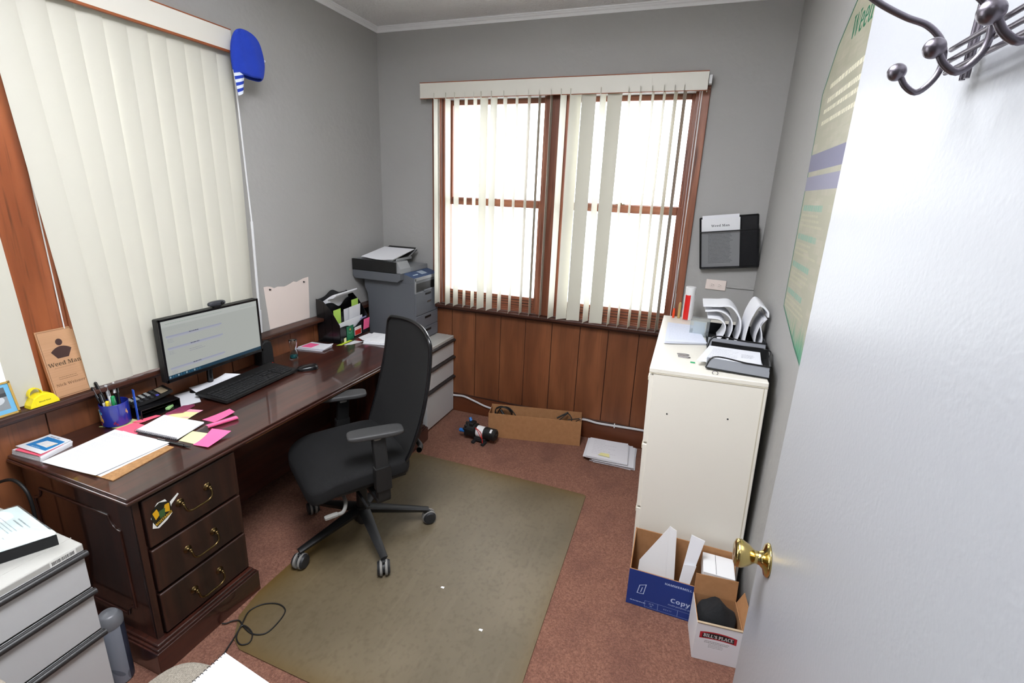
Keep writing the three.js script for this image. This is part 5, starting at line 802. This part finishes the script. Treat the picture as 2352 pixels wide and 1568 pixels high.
// ---------------------------------------------------------------- near corner
{ // binder and sleeve on the near pedestal
  const A = [0.605, 2.548], B = [0.33, 2.516], C = [0.23, 2.705], D = [0.505, 2.737], y = 0.6515;
  const t = thing('document_binder', 'black binder block under a clear sleeve on the near pedestal', 'binder'); const ins = (p, k) => [p[0] * (1 - k) + 0.42 * k, p[1] * (1 - k) + 2.63 * k];
  part(t, 'block', sheet([C, D, A, B].map((p) => ins(p, 0.02)), y, 0.034, () => 0, 2), m.blackMat);
  const pg = ctex(640, 512, (g, w, h) => { fill(g, '#eceef4', 0, 0, w, h); g.fillStyle = '#777a84'; for (let k = 0; k < 2; k++) { lines(g, 220, 60 + k * 220, 220, 2, 26, '#7c7f8a', 9, 0.3); lines(g, 60, 130 + k * 220, 500, 5, 22, '#9a9da8', 6, 0.4); } });
  const q = thing('document_sleeve', 'printed page in a glossy clear sleeve on the near grey pedestal', 'document');
  part(q, 'page', sheet([C, D, A, B].map((p) => ins(p, 0.03)), y + 0.036, 0.001, () => 0, 4), PF(pg)); part(q, 'sleeve', sheet([C, D, A, B], y + 0.0375, 0.0008, (u, v) => 0.002 * Math.sin(u * 9) * Math.sin(v * 7), 16), M(0xf6faf8, 0.06, { transmission: 0.95, thickness: 0, ior: 1.45 }), 'glossy clear plastic');
}
{ // wipes canister between pedestal and desk
  const tex = ctex(512, 512, (g, w, h) => { fill(g, '#7c828c', 0, 0, w, h); for (let i = 0; i < 26; i++) { g.fillStyle = `rgba(40,44,56,${0.15 + 0.3 * rnd()})`; const x = rnd() * w, y = 60 + rnd() * 380; g.beginPath(); g.ellipse(x, y, 14 + 40 * rnd(), 5 + 8 * rnd(), rr(-0.6, 0.6), 0, 7); g.fill(); } fill(g, '#2a2e3c', 150, 60, 80, 380); for (let k = 0; k < 4; k++) { g.strokeStyle = '#9aa6b8'; g.lineWidth = 5; g.strokeRect(20 + k * 124, 440, 100, 50); } });
  const t = thing('wipes_canister', 'grey plastic wipes canister on the floor between the desk and the near pedestal', 'canister', [0.577, 0.001, 2.464]), r = 0.037;
  part(t, 'tub', lathe([[0, 0], [r - 0.003, 0], [r, 0.006], [r, 0.245], [0, 0.246]], 40), M(0xffffff, 0.4, { map: tex })); part(t, 'lid', lathe([[r + 0.001, 0.243], [r + 0.0015, 0.268], [r - 0.008, 0.285], [r - 0.014, 0.292], [0, 0.296]], 40), M(0x77797d, 0.35, { transmission: 0.2, thickness: 0 }));
}
{ // visitor chair with a pad on its seat
  const t = thing('visitor_chair', 'grey fabric visitor chair with a white pad on its seat in the near corner', 'chair', [1.31, 0, 2.75]);
  part(t, 'seat', tri(pillow(0.24, 0.038, 0.22, 0.5, 0.42, 48, 20).translate(0, 0.408, 0), 'z'), m.tweed); part(t, 'seat_shell', pillow(0.232, 0.018, 0.228, 0.5, 0.42).translate(0, 0.374, 0), m.black);
  part(t, 'backrest', tri(pillow(0.22, 0.17, 0.03, 0.4, 0.5).translate(0, 0.74, 0.205), 'y'), m.tweed);
  for (const x of [-1, 1]) for (const z of [-1, 1]) part(t, 'leg', z < 0 ? tube([[x * 0.2, 0.36, -0.12], [x * 0.215, 0.34, -0.2], [x * 0.22, 0.2, -0.215], [x * 0.22, 0.012, -0.225]], 0.0115, 40, 10) : tube([[x * 0.2, 0.72, 0.215], [x * 0.21, 0.5, 0.215], [x * 0.215, 0.3, 0.2], [x * 0.22, 0.012, 0.19]], 0.0115, 40, 10), m.black);
  const y = 0.4475, n = thing('spiral_pad', 'white spiral pad lying on the grey visitor chair', 'notepad');
  const q = [[1.2, 2.78], [1.415, 2.8], [1.43, 2.532], [1.213, 2.508]];
  part(n, 'backing', sheet(q, y, 0.0012), m.cardIn); part(n, 'pages', sheet(q, y + 0.0015, 0.006, (u, v) => 0.004 * u * v), m.paper);
  for (let i = 0; i < 26; i++) { const f = (i + 0.5) / 26, x = q[3][0] + f * (q[0][0] - q[3][0]), z = q[3][1] + f * (q[0][1] - q[3][1]); part(n, 'coil', new THREE.TorusGeometry(0.005, 0.0008, 6, 14).rotateY(0.35).translate(x, y + 0.005, z), m.darkGray); }
}
renderer.render(scene, camera);
